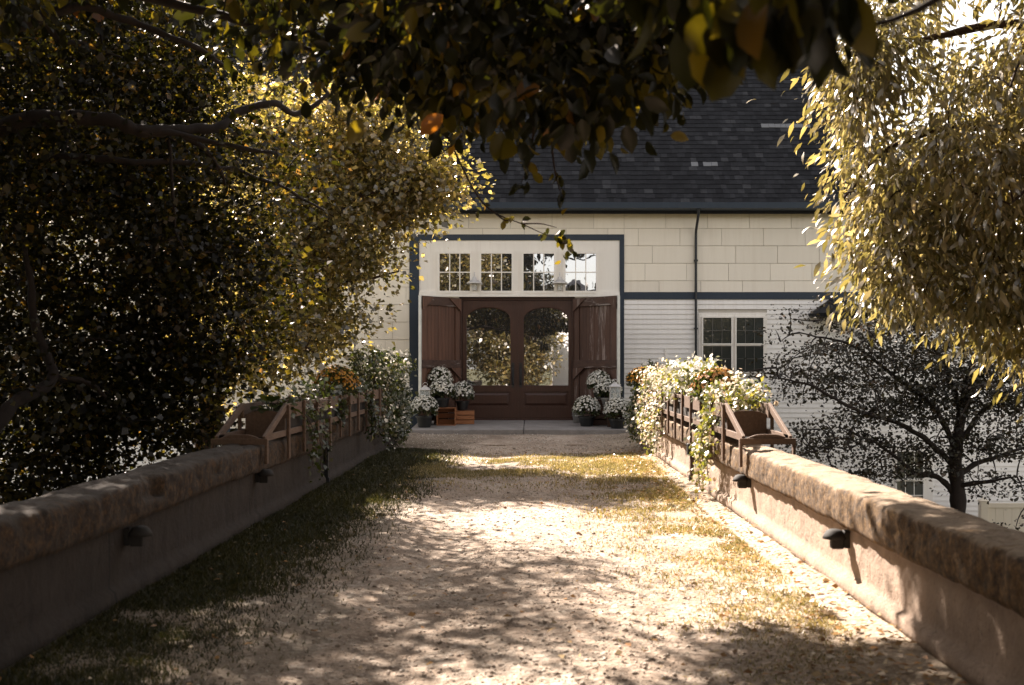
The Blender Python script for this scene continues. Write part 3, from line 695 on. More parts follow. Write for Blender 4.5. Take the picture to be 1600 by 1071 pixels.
# roof: courses of separate shingles, then the clerestory and its roof
RY0, RZ0 = FY - 0.36, EAVE + 0.03
RY1 = 25.2; RZ1 = CAM_H + (CY - 48) / F * RY1
sl = np.array([0, RY1 - RY0, RZ1 - RZ0]); L_ = np.linalg.norm(sl); sd_ = sl / L_; nrm = np.array([0, -sd_[2], sd_[1]])
def roof():
    deck = MB()
    a = np.array([0, RY0, RZ0]); b = a + sl
    deck.prism([(a[1], a[2]), (b[1], b[2]), (b[1] + 0.1, b[2] - 0.12), (a[1] + 0.1, a[2] - 0.12)], lambda p: (BX0 - 0.3, p[0], p[1]), lambda p: (BX1 + 0.3, p[0], p[1]))
    ctop = 9.6
    deck.prism([(RY1 - 0.25, ctop), (30.5, ctop + 1.2), (30.5, ctop + 1.0), (RY1 - 0.25, ctop - 0.12)], lambda p: (BX0 - 0.3, p[0], p[1]), lambda p: (BX1 + 0.3, p[0], p[1]))
    deck.prism([(30.5, ctop + 1.2), (36.4, EAVE), (36.3, EAVE - 0.15), (30.5, ctop + 1.0)], lambda p: (BX0 - 0.3, p[0], p[1]), lambda p: (BX1 + 0.3, p[0], p[1]))
    d = deck.build('roof', M['roof'], barn)
    b = MB(); pale = MB(); ex = 0.128; tw = 0.16; nrow = int(L_ / ex); wide_patch = 0
    for r in range(nrow):
        s0 = r * ex - 0.02; x = BX0 - 0.3 + (r % 2) * tw * 0.5 + random.uniform(-.05, .05)
        while x < BX1 + 0.3:
            wd = tw * random.uniform(0.55, 1.15); xe = min(x + wd, BX1 + 0.3); lift = 0.012 + random.random() * 0.004
            p0 = np.array([0, RY0, RZ0]) + sd_ * (s0 + random.uniform(-.006, .006)); p1 = np.array([0, RY0, RZ0]) + sd_ * min(s0 + ex * 1.08, L_)
            vs = []
            for xx, p, l in ((x + .002, p0, lift), (xe - .002, p0, lift), (xe - .002, p1, 0.003), (x + .002, p1, 0.003), (x + .002, p0, 0.0), (xe - .002, p0, 0.0)):
                q = p + nrm * l; vs.append((xx, q[1], q[2]))
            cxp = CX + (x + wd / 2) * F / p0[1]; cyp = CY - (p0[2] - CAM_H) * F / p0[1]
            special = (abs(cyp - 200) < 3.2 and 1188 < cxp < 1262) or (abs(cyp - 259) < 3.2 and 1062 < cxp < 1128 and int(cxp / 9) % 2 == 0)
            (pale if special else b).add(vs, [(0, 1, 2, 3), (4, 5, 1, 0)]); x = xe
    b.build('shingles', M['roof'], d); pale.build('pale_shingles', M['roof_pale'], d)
    MB().box(BX0, BX1, RY1, RY1 + 0.15, RZ1 - 0.4, 9.55).build('clerestory_wall', M['core'], barn)
    prof = [(FY + 0.16, EAVE), (35.7, EAVE), (30.5, 10.4), (RY1 + 0.16, 9.45), (RY1 + 0.16, RZ1 - 0.2), (RY0 + 0.9, RZ0 + 0.9 * sl[2] / sl[1] - 0.3)]
    for x in (BX0, BX1 - 0.15): MB().prism(prof, lambda p: (x, p[0], p[1]), lambda p: (x + 0.15, p[0], p[1])).build('gable_wall', M['core'], barn)
    clap(BX0, BX1, RZ1 - 0.1, 9.5, y=RY1, h=0.12, name='clerestory_clapboards')
roof()
MB().prism([(BX1 + .3, 2.25), (BXW + .3, 2.25), (BXW + .3, 2.37), (BX1 + .3, 2.37)], lambda p: (p[0], FY - 0.4, p[1]), lambda p: (p[0], 27.5, p[1] + 2.2)).build('wing_roof', M['roof'], barn)
gt = MB().prism([(RY0 - 0.13, EAVE + 0.10), (RY0 - 0.12, EAVE - 0.01), (RY0 - 0.02, EAVE - 0.03), (RY0 + 0.0, EAVE + 0.02), (RY0 - 0.04, EAVE + 0.09)], lambda p: (BX0 - 0.3, p[0], p[1]), lambda p: (BX1 + 0.3, p[0], p[1]))
gt.build('gutter', M['navy'], barn)
MB().box(BX0, BX1, RY0 + 0.004, FY - 0.03, EAVE - 0.035, EAVE - 0.012).build('soffit', M['navy'], barn)
dsp = MB(); xd = fx(1086.5)
dsp.tube([(xd, RY0 - 0.07, EAVE - 0.02), (xd, RY0 - 0.05, EAVE - 0.12), (xd, FY - 0.10, EAVE - 0.38), (xd, FY - 0.075, EAVE - 0.5), (xd, FY - 0.075, GZ)], 0.026, 10)
for z in (3.2, 1.9, 0.6): dsp.box(xd - 0.035, xd + 0.035, FY - 0.11, FY - 0.03, z, z + 0.03)
dsp.build('downspout', M['dark'], barn)
# little hipped canopy
hx0, hx1, hz0, hz1 = fx(1262), fx(1352), fz(492), fz(470)
cn = MB().add([(hx0, FY - 0.75, hz0), (hx1, FY - 0.75, hz0), (hx1, FY - .03, hz0), (hx0, FY - .03, hz0), (hx0 + 0.4, FY - .05, hz1 + 0.02), (hx1 - 0.4, FY - .05, hz1 + 0.02), (hx0 + .03, FY - 0.72, hz0 - .06), (hx1 - .03, FY - 0.72, hz0 - .06), (hx1 - .03, FY - .03, hz0 - .06), (hx0 + .03, FY - .03, hz0 - .06)],
              [(0, 1, 5, 4), (1, 2, 5), (0, 4, 3), (4, 5, 2, 3), (0, 6, 7, 1), (1, 7, 8, 2), (3, 9, 6, 0), (6, 9, 8, 7)])
cn.build('canopy', M['roof'], barn)

# glazed doors with arched heads
def dpx(px): return (px - CX) / F * DY
def dpz(py): return CAM_H - (py - CY) / F * DY
fr = MB().box(dl, dpx(722), DY - 0.06, DY + 0.05, 0.175, dt).box(dpx(894), dr_, DY - 0.06, DY + 0.05, 0.175, dt).box(dpx(722), dpx(894), DY - 0.06, DY + 0.05, dpz(470), dt).box(dpx(722), dpx(894), DY - 0.10, DY + 0.05, 0.150, 0.182)
fr.build('door_frame', M['door'], barn, bevel=0.006)
def leaf(px0, px1, gx0, gx1, hs):
    x0, x1, zb, zt = dpx(px0), dpx(px1), 0.185, dpz(470) - 0.006
    a, b_ = dpx(gx0), dpx(gx1); gb, gs, gt_ = dpz(603), dpz(500), dpz(480.5)
    arc = [(b_ - (b_ - a) * (0.5 - 0.5 * math.cos(t)), gs + (gt_ - gs) * math.sin(t)) for t in np.linspace(0, math.pi, 25)]   # right to left
    m = MB(); y0, y1 = DY - 0.045, DY + 0.01
    f0 = lambda p: (p[0], y0, p[1]); f1 = lambda p: (p[0], y1, p[1])
    m.box(x0, a, y0, y1, zb, zt).box(b_, x1, y0, y1, zb, zt)
    m.box(a, b_, y0, y1, dpz(612), gb).box(a, b_, y0, y1, zb, dpz(636))
    for i in range(24):                                        # piece above the arch
        p, q = arc[i], arc[i + 1]
        m.prism([(p[0], p[1]), (p[0], zt), (q[0], zt), (q[0], q[1])], f0, f1)
    m.box(a, b_, y0 + 0.025, y1, dpz(636), dpz(612))
    L = m.build('glazed_door', M['door'], barn)
    pn = MB(); pa, pb, pz0, pz1 = a + 0.03, b_ - 0.03, dpz(636) + 0.03, dpz(612) - 0.03
    pn.add([(pa, y0 + 0.024, pz0), (pb, y0 + 0.024, pz0), (pb, y0 + 0.024, pz1), (pa, y0 + 0.024, pz1), (pa + .04, y0 + .003, pz0 + .04), (pb - .04, y0 + .003, pz0 + .04), (pb - .04, y0 + .003, pz1 - .04), (pa + .04, y0 + .003, pz1 - .04)],
           [(4, 5, 6, 7), (0, 1, 5, 4), (1, 2, 6, 5), (2, 3, 7, 6), (3, 0, 4, 7)])
    pn.build('raised_panel', M['door'], L)
    g = MB(); poly = [(a, gb), (b_, gb)] + arc
    g.add([(p[0], DY - 0.02, p[1]) for p in poly], [tuple(range(len(poly)))]); g.build('pane', M['glass'], L)
    bd = MB()                                                   # glazing bead
    ring = [(a, gb), (b_, gb)] + arc
    bd.tube([(p[0], y0 + 0.004, p[1]) for p in ring + [ring[0]]], 0.010, 6); bd.build('glazing_bead', M['door'], L)
    h = MB(); zc = dpz(588)
    h.box(hs - 0.025, hs + 0.025, y0 - 0.012, y0, zc - 0.22, zc + 0.26).tube([(hs, y0 - .012, zc - 0.16), (hs, y0 - 0.07, zc - 0.13), (hs, y0 - 0.085, zc), (hs, y0 - 0.07, zc + 0.13), (hs, y0 - .012, zc + 0.16)], 0.013, 8)
    h.lathe([(0.028, 0), (0.028, 0.01)], (hs, y0 - 0.02, zc + 0.22), 12)
    h.build('handle', M['dark'], L)
leaf(722.8, 806.5, 723.5 + 5, 798, dpx(801.5))
leaf(809.5, 893.4, 817.7, 893.4 - 5, dpx(813.5))
MB().box(dpx(806.3), dpx(809.7), DY - 0.065, DY - 0.03, 0.185, dpz(471)).build('astragal', M['door'], barn)

# the old barn doors, hinged at the glazed doors and swung out towards the drive
def old_door(xo, xi, m, sgn):
    A = np.array([xo, 21.2, 0]); B = np.array([xi, FY - 0.05, 0]); d = B - A; Lw = np.linalg.norm(d); d /= Lw
    nin = np.array([-d[1], d[0], 0]) * sgn                      # towards the porch
    z0, z1 = 0.18, 2.495
    def slab(mb, u0, u1, w0, w1, za, zb):
        vs = [A + d * u + nin * w_ + np.array([0, 0, z]) for z in (za, zb) for (u, w_) in ((u0, w0), (u1, w0), (u1, w1), (u0, w1))]
        return mb.add(vs, [(0, 3, 2, 1), (4, 5, 6, 7), (0, 1, 5, 4), (1, 2, 6, 5), (2, 3, 7, 6), (3, 0, 4, 7)])
    b = MB(); n = 11
    for i in range(n): slab(b, Lw * i / n + 0.002, Lw * (i + 1) / n - 0.002, 0, 0.03 + 0.003 * random.random(), z0, z1 - random.uniform(0, .012))
    D = b.build('barn_door', M[m], barn)
    for za, zb, w_ in ((z1 - 0.17, z1 - 0.004, 0.075), (1.16, 1.31, 0.080), (z0, z0 + 0.16, 0.062)):
        r = MB(); slab(r, 0.0, Lw, 0.034, w_, za, zb); r.build('ledge', M['door_rail'], D, bevel=0.006)
    r = MB()
    slab(r, Lw - 0.12, Lw - 0.002, 0.034, 0.060, z0 + 0.16, z1 - 0.17); slab(r, 0.002, 0.12, 0.034, 0.060, z0 + 0.16, 1.16); slab(r, 0.002, 0.12, 0.034, 0.060, 1.31, z1 - 0.17)
    r.build('stile', M[m], D, bevel=0.004)
    def tri(u, z, du, dz):
        MB().prism([(u, z), (u + du, z), (u, z + dz)], lambda p: A + d * p[0] + nin * 0.082 + np.array([0, 0, p[1]]), lambda p: A + d * p[0] + nin * 0.100 + np.array([0, 0, p[1]])).build('corner_brace', M[m], D)
    tri(Lw, z1 - 0.02, -0.34, -0.24); tri(0.0, z1 - 0.02, 0.3, -0.24); tri(Lw, 1.16, -0.3, -0.22)
    e = MB(); slab(e, -0.025, -0.003, -0.004, 0.062, z0, z1); e.build('edge_strip', M['galv'], D)
old_door(-2.055, dl - 0.03, 'barn_door', -1)
old_door(1.615, dr_ + 0.03, 'barn_door_worn', 1)

# ------------------------------------------------------------------ lamps over the door
def barn_lamp(px, label):
    x, z = fx(px), fz(441); r = empty('barn_lamp', (x, FY - 0.02, z), label, 'wall lamp', 'tin lamps over the barn door')
    b = MB(); b.lathe([(0.045, 0), (0.045, 0.02)], (x, FY - 0.05, z - 0.16), 16).box(x - .03, x + .03, FY - .045, FY - .022, z - 0.2, z - 0.08)
    b.tube([(x, FY - 0.045, z - 0.12), (x, FY - 0.06, z + 0.1), (x, FY - 0.13, z + 0.17), (x, FY - 0.17, z + 0.13), (x, FY - 0.17, z + 0.06)], 0.010, 8); b.build('bracket', M['tin'], r)
    MB().lathe([(0.03, 0.09), (0.045, 0.05), (0.06, 0.03), (0.145, -0.025), (0.15, -0.045), (0.14, -0.045), (0.05, 0.01), (0.0, 0.02)], (x, FY - 0.17, z), 24, False).build('shade', M['tin'], r, smooth=True)
    MB().lathe([(0.02, -0.02), (0.048, -0.05), (0.052, -0.13), (0.035, -0.165), (0.005, -0.172)], (x, FY - 0.17, z), 18, True).build('bulb_jar', M['clear'], r, smooth=True)
barn_lamp(742, 'tin shaded lamp between the two dark panes left above the glazed doors')
barn_lamp(874.5, 'tin shaded lamp between the two sky reflecting windows above the glazed doors')

# ------------------------------------------------------------------ planter racks straddling the parapets
SL = [8.55, 9.33, 9.97, 10.6, 11.25, 11.88, 12.48, 13.1, 13.74, 14.34, 14.96, 15.58, 16.2, 16.82]
def rack(label, xin, side, top, off):
    ys = [y + off for y in SL]
    root = empty('planter_rack', (xin + side * 0.12, (ys[0] + ys[-1]) / 2, top), label, 'planter', 'planter racks on the parapets')
    X = lambda u: xin + side * u                # u < 0: drive side of the wall
    ui, uo, th = -0.085, 0.29, 0.022            # inner and outer slat planes
    zt, zm, zl = 0.905, 0.775, 0.69
    for u in (ui, uo):
        s_ = -1 if u < 0 else 1
        for k, y in enumerate(ys):
            t = 0.655 if k == 0 else (zt - 0.02 if k == 1 else zt + 0.012 * random.random())
            a = MB(); w_ = 0.024
            b0, b1 = sorted((X(u), X(u + s_ * th)))
            zb = top - 0.19 + random.uniform(-0.02, 0.07)
            a.box(b0, b1, y - w_, y + w_, zb, t); a.build('upright', M['rack'], root, bevel=0.004)
        r0, r1 = sorted((X(u - s_ * 0.002), X(u - s_ * 0.024)))
        for k in range(1, len(ys) - 1):
            bd = MB(); wide = (k % 3) != 2
            bd.box(r0, r1, ys[k] - 0.02, ys[k + 1] + 0.018, zm if wide else zt - 0.045, zt - 0.012); bd.build('side_board', M['rack'], root, bevel=0.003)
        MB().box(r0, r1, ys[0] + 0.03, ys[-1], zl - 0.055, zl - 0.005).build('lower_rail', M['rack'], root, bevel=0.003)
        MB().bar((X(u - s_ * 0.012), ys[0] + 0.01, 0.650), (X(u - s_ * 0.012), ys[1] - 0.01, zt - 0.03), 0.024, 0.055, (1, 0, 0) if False else (0, 0, 1)).build('brace', M['rack'], root, bevel=0.003)
    def arched(y, z0, z1, rise, name):
        a, b = X(ui + 0.026), X(uo - 0.026)
        if a > b: a, b = b, a
        xs = np.linspace(a, b, 15); poly = [(b, z0), (a, z0)] + [(x, z1 + rise * math.exp(-(((x - (a + b) / 2) / (b - a) * 2.4) ** 4))) for x in xs]
        MB().prism(poly[::-1], lambda p: (p[0], y, p[1]), lambda p: (p[0], y + 0.022, p[1])).build(name, M['rack'], root, bevel=0.003)
    arched(ys[0] - 0.01, 0.615, 0.655, 0.035, 'end_board'); arched(ys[1] + 0.03, 0.62, 0.80, 0.035, 'box_end')
    MB().box(min(X(ui - th), X(uo + th)), max(X(ui - th), X(uo + th)), ys[0] - 0.026, ys[0] - 0.012, 0.615, 0.66).build('end_rail', M['rack'], root, bevel=0.003)
    MB().box(min(X(ui + .03), X(uo - .03)), max(X(ui + .03), X(uo - .03)), ys[1] + 0.06, ys[-1], 0.64, 0.66).build('floor_board', M['rack'], root)
    so = MB(); so.box(min(X(ui + .03), X(uo - .03)), max(X(ui + .03), X(uo - .03)), ys[1] + 0.06, ys[-1] - 0.02, 0.662, 0.80); so.build('soil', M['potting_soil'], root)
    return ys
YL = rack('shaded wooden planter rack with a gold mum straddling the left parapet', XL, -1, WL_TOP, 0.0)
YR = rack('sunlit wooden planter rack overflowing with pale flowers straddling the right parapet', XR, 1, WR_TOP, 0.05)

# ------------------------------------------------------------------ small hooded lamps and stakes on the parapets
def hood_lamp(side, y, z, label, q=0.72):
    x = XL if side < 0 else XR; i = -side                        # i: towards the drive
    r = empty('hooded_lamp', (x, y, z), label, 'lamp', 'hooded path lamps on the parapets')
    xb = sorted((x, x + i * 0.03)); MB().box(xb[0], xb[1], y - 0.03, y + 0.03, z - 0.07, z + 0.02).build('mount', M['lamp_dark'], r, bevel=0.006)
    MB().lathe([(a * q, b * q) for a, b in ((0.0, 0.04), (0.03, 0.038), (0.055, 0.028), (0.078, -0.005), (0.088, -0.03), (0.08, -0.032), (0.045, 0.0), (0.0, 0.02))], (x + i * 0.075, y, z), 16, False).build('hood', M['lamp_dark'], r, smooth=True)
    MB().box(*sorted((x + i * 0.03, x + i * 0.095)), y - 0.028, y + 0.028, z - 0.075, z - 0.005).build('lens_box', M['lamp_dark'], r, bevel=0.008)
hood_lamp(-1, 5.85, 0.36, 'dark hooded lamp on the shaded parapet wall nearest the camera, by a vertical crack')
hood_lamp(-1, 8.62, 0.40, 'dark hooded lamp on the shaded parapet wall below the first rack upright')
hood_lamp(1, 6.02, 0.32, 'dark hooded lamp on the sunlit parapet beside the tree shadow edge')
hood_lamp(1, 8.72, 0.35, 'dark hooded lamp on the sunlit parapet below the first rack upright')
def stake(side, y, z1, label, m):
    x = XL if side < 0 else XR; i = -side
    r = empty('wall_stake', (x + i * 0.03, y, 0), label, 'post', 'stakes against the parapets')
    a = sorted((x + i * 0.006, x + i * 0.045)); MB().box(a[0], a[1], y - 0.024, y + 0.024, -0.02, z1).build('post', M[m], r, bevel=0.004)
    a = sorted((x + i * 0.046, x + i * 0.075)); MB().box(a[0], a[1], y - 0.045, y + 0.045, z1 - 0.05, z1 + 0.07).build('cap_block', M['dark'], r, bevel=0.008)
    a = sorted((x + i * 0.046, x + i * 0.056)); MB().box(a[0], a[1], y - 0.03, y + 0.03, 0.0, 0.09).build('foot_strap', M['dark'], r)
stake(-1, 11.45, 0.40, 'dark stake against the shaded parapet under the rack', 'dark')
stake(1, 11.72, 0.34, 'reddish stake against the sunlit parapet among trailing flowers', 'rack')

# ------------------------------------------------------------------ potted mums, crates and lanterns on the slab
def mum_parts(root, r, h, pot_r, pot_h, fl, lf, n_fl, pot_m, bs=0.034):
    """pot standing on the root's base, a dome of leaves and blossoms above it; local coordinates"""
    if pot_m:
        p = MB().lathe([(pot_r * 0.72, 0), (pot_r * 0.95, pot_h * 0.9), (pot_r, pot_h), (pot_r * 0.93, pot_h), (pot_r * 0.9, pot_h * 0.9), (0.0, pot_h * 0.88)], (0, 0, 0), 24).build('pot', M[pot_m], root, local=True)
        MB().lathe([(pot_r * 0.99, pot_h * 0.86), (pot_r * 1.06, pot_h * 0.88), (pot_r * 1.06, pot_h + 0.006), (pot_r * 0.98, pot_h + 0.006)], (0, 0, 0), 24, False).build('rim', M[pot_m], p, local=True)
    c = np.array([0, 0, pot_h + h * 0.30]); n = 900
    d = rdir(n); d[:, 2] = np.where(d[:, 2] < -0.35, -d[:, 2], d[:, 2]); q = rng.random(n) ** 0.3
    pos = c + d * q[:, None] * np.array([r, r, h * 0.66]) * 0.95
    V, Fq = leaves(pos, d + rdir(n) * 0.7, rdir(n) + [0, 0, 1], rng.uniform(0.035, 0.06, n), 'kite', 1.1)
    link_mesh('foliage', V, Fq, M[lf], root, local=True)
    d = rdir(n_fl * 2); d = d[d[:, 2] > -0.05 + 0.25 * rng.random(len(d))][:n_fl]; n = len(d)
    pos = c + d * np.array([r, r, h * 0.68]) * (1 + rng.normal(size=n) * 0.05)[:, None]
    nz = norm(d + rng.normal(size=(n, 3)) * 0.25); al = norm(np.cross(nz, rdir(n)))
    V, Fq = leaves(pos, al, nz, bs * rng.uniform(0.75, 1.25, n), 'petal', 1.0)
    link_mesh('blossoms', V, Fq, M[fl], root, local=True)
def mum(label, px, py, Y, base, r, h, pot_r, pot_h, fl='fl_white', lf='lf_dark', n=230, pot='pot', group='white mums by the doors', bs=0.040):
    n = int(n * 1.7); r *= 1.08
    x = (px - CX) / F * Y
    t = empty('potted_mum', (x, Y, base), label, 'potted flowers', group); t.rotation_euler.z = random.uniform(0, 6)
    mum_parts(t, r, h, pot_r, pot_h, fl, lf, n, pot, bs); return t
def crate(label, px0, px1, Y, base, h, depth, m, open_front, group='wooden crates by the doors', rz=0.0):
    x0, x1 = (px0 - CX) / F * Y, (px1 - CX) / F * Y; cx, w_ = (x0 + x1) / 2, (x1 - x0)
    t = empty('wooden_crate', (cx, Y, base), label, 'crate', group); t.rotation_euler.z = rz
    def bx(nm, *a): return MB().box(*a).build(nm, M[m], t, local=True, bevel=0.002)
    th = 0.014; hw = w_ / 2
    if open_front:             # tipped on its side: the mouth faces the drive
        bx('end_panel', -hw, -hw + th, 0, depth, 0, h); bx('end_panel', hw - th, hw, 0, depth, 0, h)
        for k in range(3):
            d0 = depth * k / 3
            bx('slat', -hw + th, hw - th, d0 + 0.004, d0 + depth / 3 - 0.012, 0.001, th); bx('slat', -hw + th, hw - th, d0 + 0.004, d0 + depth / 3 - 0.012, h - th, h - 0.001)
        for k in range(3): bx('slat', -hw + th, hw - th, depth - th, depth - 0.002, h * k / 3 + 0.016, h * (k + 1) / 3 - 0.008)
    else:
        bx('end_panel', -hw, -hw + th, th, depth - th, 0, h); bx('end_panel', hw - th, hw, th, depth - th, 0, h)
        for k in range(3):
            z0, z1 = h * k / 3 + 0.006, h * (k + 1) / 3 - 0.008
            bx('slat', -hw, hw, 0, th - 0.001, z0, z1); bx('slat', -hw, hw, depth - th + 0.001, depth, z0, z1)
        bx('top_board', -hw + th, hw - th, th, depth - th, h - 0.03, h - 0.012)
    return t
def lantern(label, px, Y, base, h, w_):
    x = (px - CX) / F * Y; t = empty('candle_lantern', (x, Y, base), label, 'lantern', 'white candle lanterns by the doors')
    a = w_ / 2; b = MB(); b.box(-a, a, -a, a, 0, 0.018).box(-a * .92, a * .92, -a * .92, a * .92, h * 0.68, h * 0.71)
    for i in (-1, 1):
        for j in (-1, 1): b.box(i * a * .9 - .007, i * a * .9 + .007, j * a * .9 - .007, j * a * .9 + .007, 0.018, h * 0.68)
        b.box(i * a * .9 - .004, i * a * .9 + .004, -a * .9 + .007, a * .9 - .007, h * .35, h * .362); b.box(-a * .9 + .007, a * .9 - .007, i * a * .9 - .004, i * a * .9 + .004, h * .35, h * .362)
        b.box(-.004, .004, i * a * .9 - .0035, i * a * .9 + .0035, .018, h * .68)
    b.build('frame', M['tin'], t, local=True)
    rf = MB().add([(-a * 1.12, -a * 1.12, h * .71), (a * 1.12, -a * 1.12, h * .71), (a * 1.12, a * 1.12, h * .71), (-a * 1.12, a * 1.12, h * .71), (-a * .45, -a * .45, h * .86), (a * .45, -a * .45, h * .86), (a * .45, a * .45, h * .86), (-a * .45, a * .45, h * .86)],
                  [(0, 3, 2, 1), (4, 5, 6, 7), (0, 1, 5, 4), (1, 2, 6, 5), (2, 3, 7, 6), (3, 0, 4, 7)])
    rf.lathe([(a * .35, h * .86), (a * .35, h * .92), (a * .1, h * .95)], (0, 0, 0), 12).tube([(0.045 * math.cos(q), 0, h * .95 + 0.05 * math.sin(q)) for q in np.linspace(0, math.pi, 12)], 0.004, 6)
    rf.build('roof', M['tin'], t, local=True)
    MB().lathe([(0.034, 0.02), (0.036, h * 0.36), (0.02, h * 0.37)], (0, 0, 0), 16).build('candle', M['candle'], t, local=True, smooth=True)
    g = MB()
    for s in (-1, 1):
        g.box(-a * .84, a * .84, s * a * .9 - .001, s * a * .9 + .001, .02, h * .67).box(s * a * .9 - .001, s * a * .9 + .001, -a * .84, a * .84, .02, h * .67)
    g.build('glass', M['clear'], t, local=True)
SZ = 0.083
def zat(py, Y): return CAM_H - (py - CY) / F * Y
Z = slab_z
crate('open fronted crate tipped on its side under a white mum, beside the slatted crate', 682, 711.5, 20.95, Z(20.95), 0.325, 0.33, 'crate', True)
crate('low slatted pine crate in front of the left glazed door', 713, 741, 21.2, Z(21.2), 0.255, 0.30, 'crate', False, rz=0.04)
crate('tall upended crate behind the left mums against the old door', 678, 700, 21.32, Z(21.32), 0.44, 0.22, 'crate_dark', False)
mum('white mum at the back, highest of the left cluster', 686, 0, 21.42, Z(21.32) + 0.445, 0.225, 0.38, 0.13, 0.23)
mum('white mum in a black pot standing on the open fronted crate', 691.5, 0, 21.1, Z(20.95) + 0.33, 0.215, 0.36, 0.125, 0.16)
mum('white mum in a black pot standing on the low slatted crate', 722.5, 0, 21.35, Z(21.2) + 0.26, 0.19, 0.36, 0.12, 0.16)
mum('white mum in a black pot on the slab beside the left flower bush', 663, 0, 20.62, Z(20.62), 0.225, 0.38, 0.15, 0.20)
crate('dark crate under the left lantern, behind the lowest left mum', 653, 673, 20.95, Z(20.95), 0.40, 0.2, 'crate_dark', False)
lantern('white candle lantern behind the lowest left mum', 664.5, 21.05, Z(20.95) + 0.405, 0.345, 0.20)
crate('dark slatted crate between the two lower right mums', 923, 957, 20.98, Z(20.98), 0.335, 0.28, 'crate_dark', False)
crate('dark crate under the right lantern beside the parapet end', 949, 975, 20.66, Z(20.66), 0.475, 0.24, 'crate_dark', False, rz=-0.03)
crate('dark upended crate against the worn right barn door', 922, 946, 21.28, Z(21.28), 0.46, 0.18, 'crate_dark', False)
mum('white mum at the back, highest of the right cluster', 936.5, 0, 21.36, Z(21.28) + 0.465, 0.21, 0.36, 0.12, 0.16)
mum('white mum in a galvanised bucket on the dark slatted crate', 950, 0, 21.1, Z(20.98) + 0.345, 0.235, 0.34, 0.13, 0.15, pot='galv')
mum('white mum in a black pot in front of the right glazed door edge', 916.5, 0, 20.85, Z(20.85), 0.225, 0.38, 0.15, 0.17)
mum('white mum in a black pot lowest right by the parapet end', 965, 0, 20.42, Z(20.42), 0.225, 0.38, 0.155, 0.16)
lantern('white candle lantern on a dark crate among the right mums', 960.8, 20.78, Z(20.66) + 0.48, 0.345, 0.20)
t = empty('galvanised_bucket', ((903 - CX) / F * 21.5, 21.5, Z(21.5)), 'small galvanised bucket behind the mum by the right glazed door', 'bucket')
bk = MB().lathe([(0.085, 0), (0.11, 0.22), (0.115, 0.225), (0.108, 0.225), (0.085, 0.02), (0, 0.02)], (0, 0, 0), 24).build('bucket', M['galv'], t, local=True, smooth=True)
MB().lathe([(0.106, 0.13), (0.112, 0.135), (0.11, 0.145)], (0, 0, 0), 24, False).build('band', M['galv'], bk, local=True)

# mums sitting in the racks
mum('gold mum in the shaded left planter rack', 525, 0, 12.2, 0.80, 0.22, 0.34, 0.10, 0.06, 'fl_gold', 'lf_dark', 260, 'pot', 'coloured mums in the racks', 0.030)
mum('peach orange mum near the front of the sunlit right rack', 1118, 0, 10.65, 0.80, 0.205, 0.32, 0.10, 0.06, 'fl_orange', 'lf_dark', 300, 'pot', 'coloured mums in the racks', 0.030)
mum('gold mum at the far end of the right rack', 1003, 0, 16.55, 0.82, 0.20, 0.30, 0.10, 0.06, 'fl_gold', 'lf_dark', 240, 'pot', 'coloured mums in the racks', 0.032)

# ------------------------------------------------------------------ trailing and bushy plants of the racks
def trailing(name, label, cat, side, y0, y1, zc, h, n_lf, lf, lsize, fl, n_fl, fsize, strands, zlow, width=0.22, group=None, wall_x=None, lift=0.10):
    x = (XL if side < 0 else XR) if wall_x is None else wall_x; i = -side; xc = x + side * 0.10
    root = empty(name, (xc, (y0 + y1) / 2, 0.66), label, cat, group)
    m = int(26 * (y1 - y0)) + 8
    cl = np.stack([xc + rng.normal(size=m) * width * 0.6, rng.uniform(y0, y1, m), zc + h * (rng.random(m) ** 0.8 - 0.35)], -1)
    fall = []; paths = []
    for k in range(strands):
        ys_ = rng.uniform(y0, y1); zb = rng.uniform(zlow, zlow + 0.45 * (zc - zlow)); out = rng.uniform(0.03, 0.15)
        nseg = 12; t = np.linspace(0, 1, nseg)
        zz = (zc + 0.02) + (zb - zc) * t; xx = x + side * 0.05 * (1 - t) ** 3 + i * (0.09 + out * np.sin(t * 2.2) * 0.8)
        yy = ys_ + np.cumsum(rng.normal(size=nseg) * 0.018)
        p = np.stack([xx, yy, zz], -1); paths.append(p); fall.append(p)
    for c in cl: paths.append(np.stack([np.array([xc + rng.normal() * 0.05, c[1] + rng.normal() * 0.06, 0.70]), (np.array([xc, c[1], 0.78]) + c) / 2 + rng.normal(size=3) * 0.03, c]))
    V, Fq = tube_np(paths, [np.full(len(p), 0.0035) for p in paths], 4); link_mesh('stems', V, Fq, M['bark_brown'], root)
    def put(nm, n, size, m_, shape, sp, fshare, out):
        a = cl[rng.integers(0, len(cl), n)] + rng.normal(size=(n, 3)) * sp + np.array([0, 0, out])
        if fall:
            f = np.concatenate(fall); nf = int(n * fshare); q = f[rng.integers(0, len(f), nf)]; a[:nf] = q + rng.normal(size=(nf, 3)) * np.array([0.035, 0.045, 0.04])
            if side > 0: a[:nf, 0] = np.minimum(a[:nf, 0], x - 0.062)
            else: a[:nf, 0] = np.maximum(a[:nf, 0], x + 0.062)
        nz = norm(rng.normal(size=(n, 3)) * 0.6 + np.array([i * 0.5, -0.2, 0.9])); al = norm(np.cross(nz, rdir(n)) + [0, 0, -0.35])
        V, Fq = leaves(a, al, nz, size * rng.uniform(0.6, 1.4, n), shape, 1.1); link_mesh(nm, V, Fq, M[m_], root)
    put('foliage', n_lf, lsize, lf, 'kite', 0.05, 0.45 if strands else 0, 0)
    if n_fl: put('blossoms', n_fl, fsize, fl, 'petal', 0.055, 0.40 if strands else 0, 0.03)
    return root
G_ = 'plants growing in the racks'
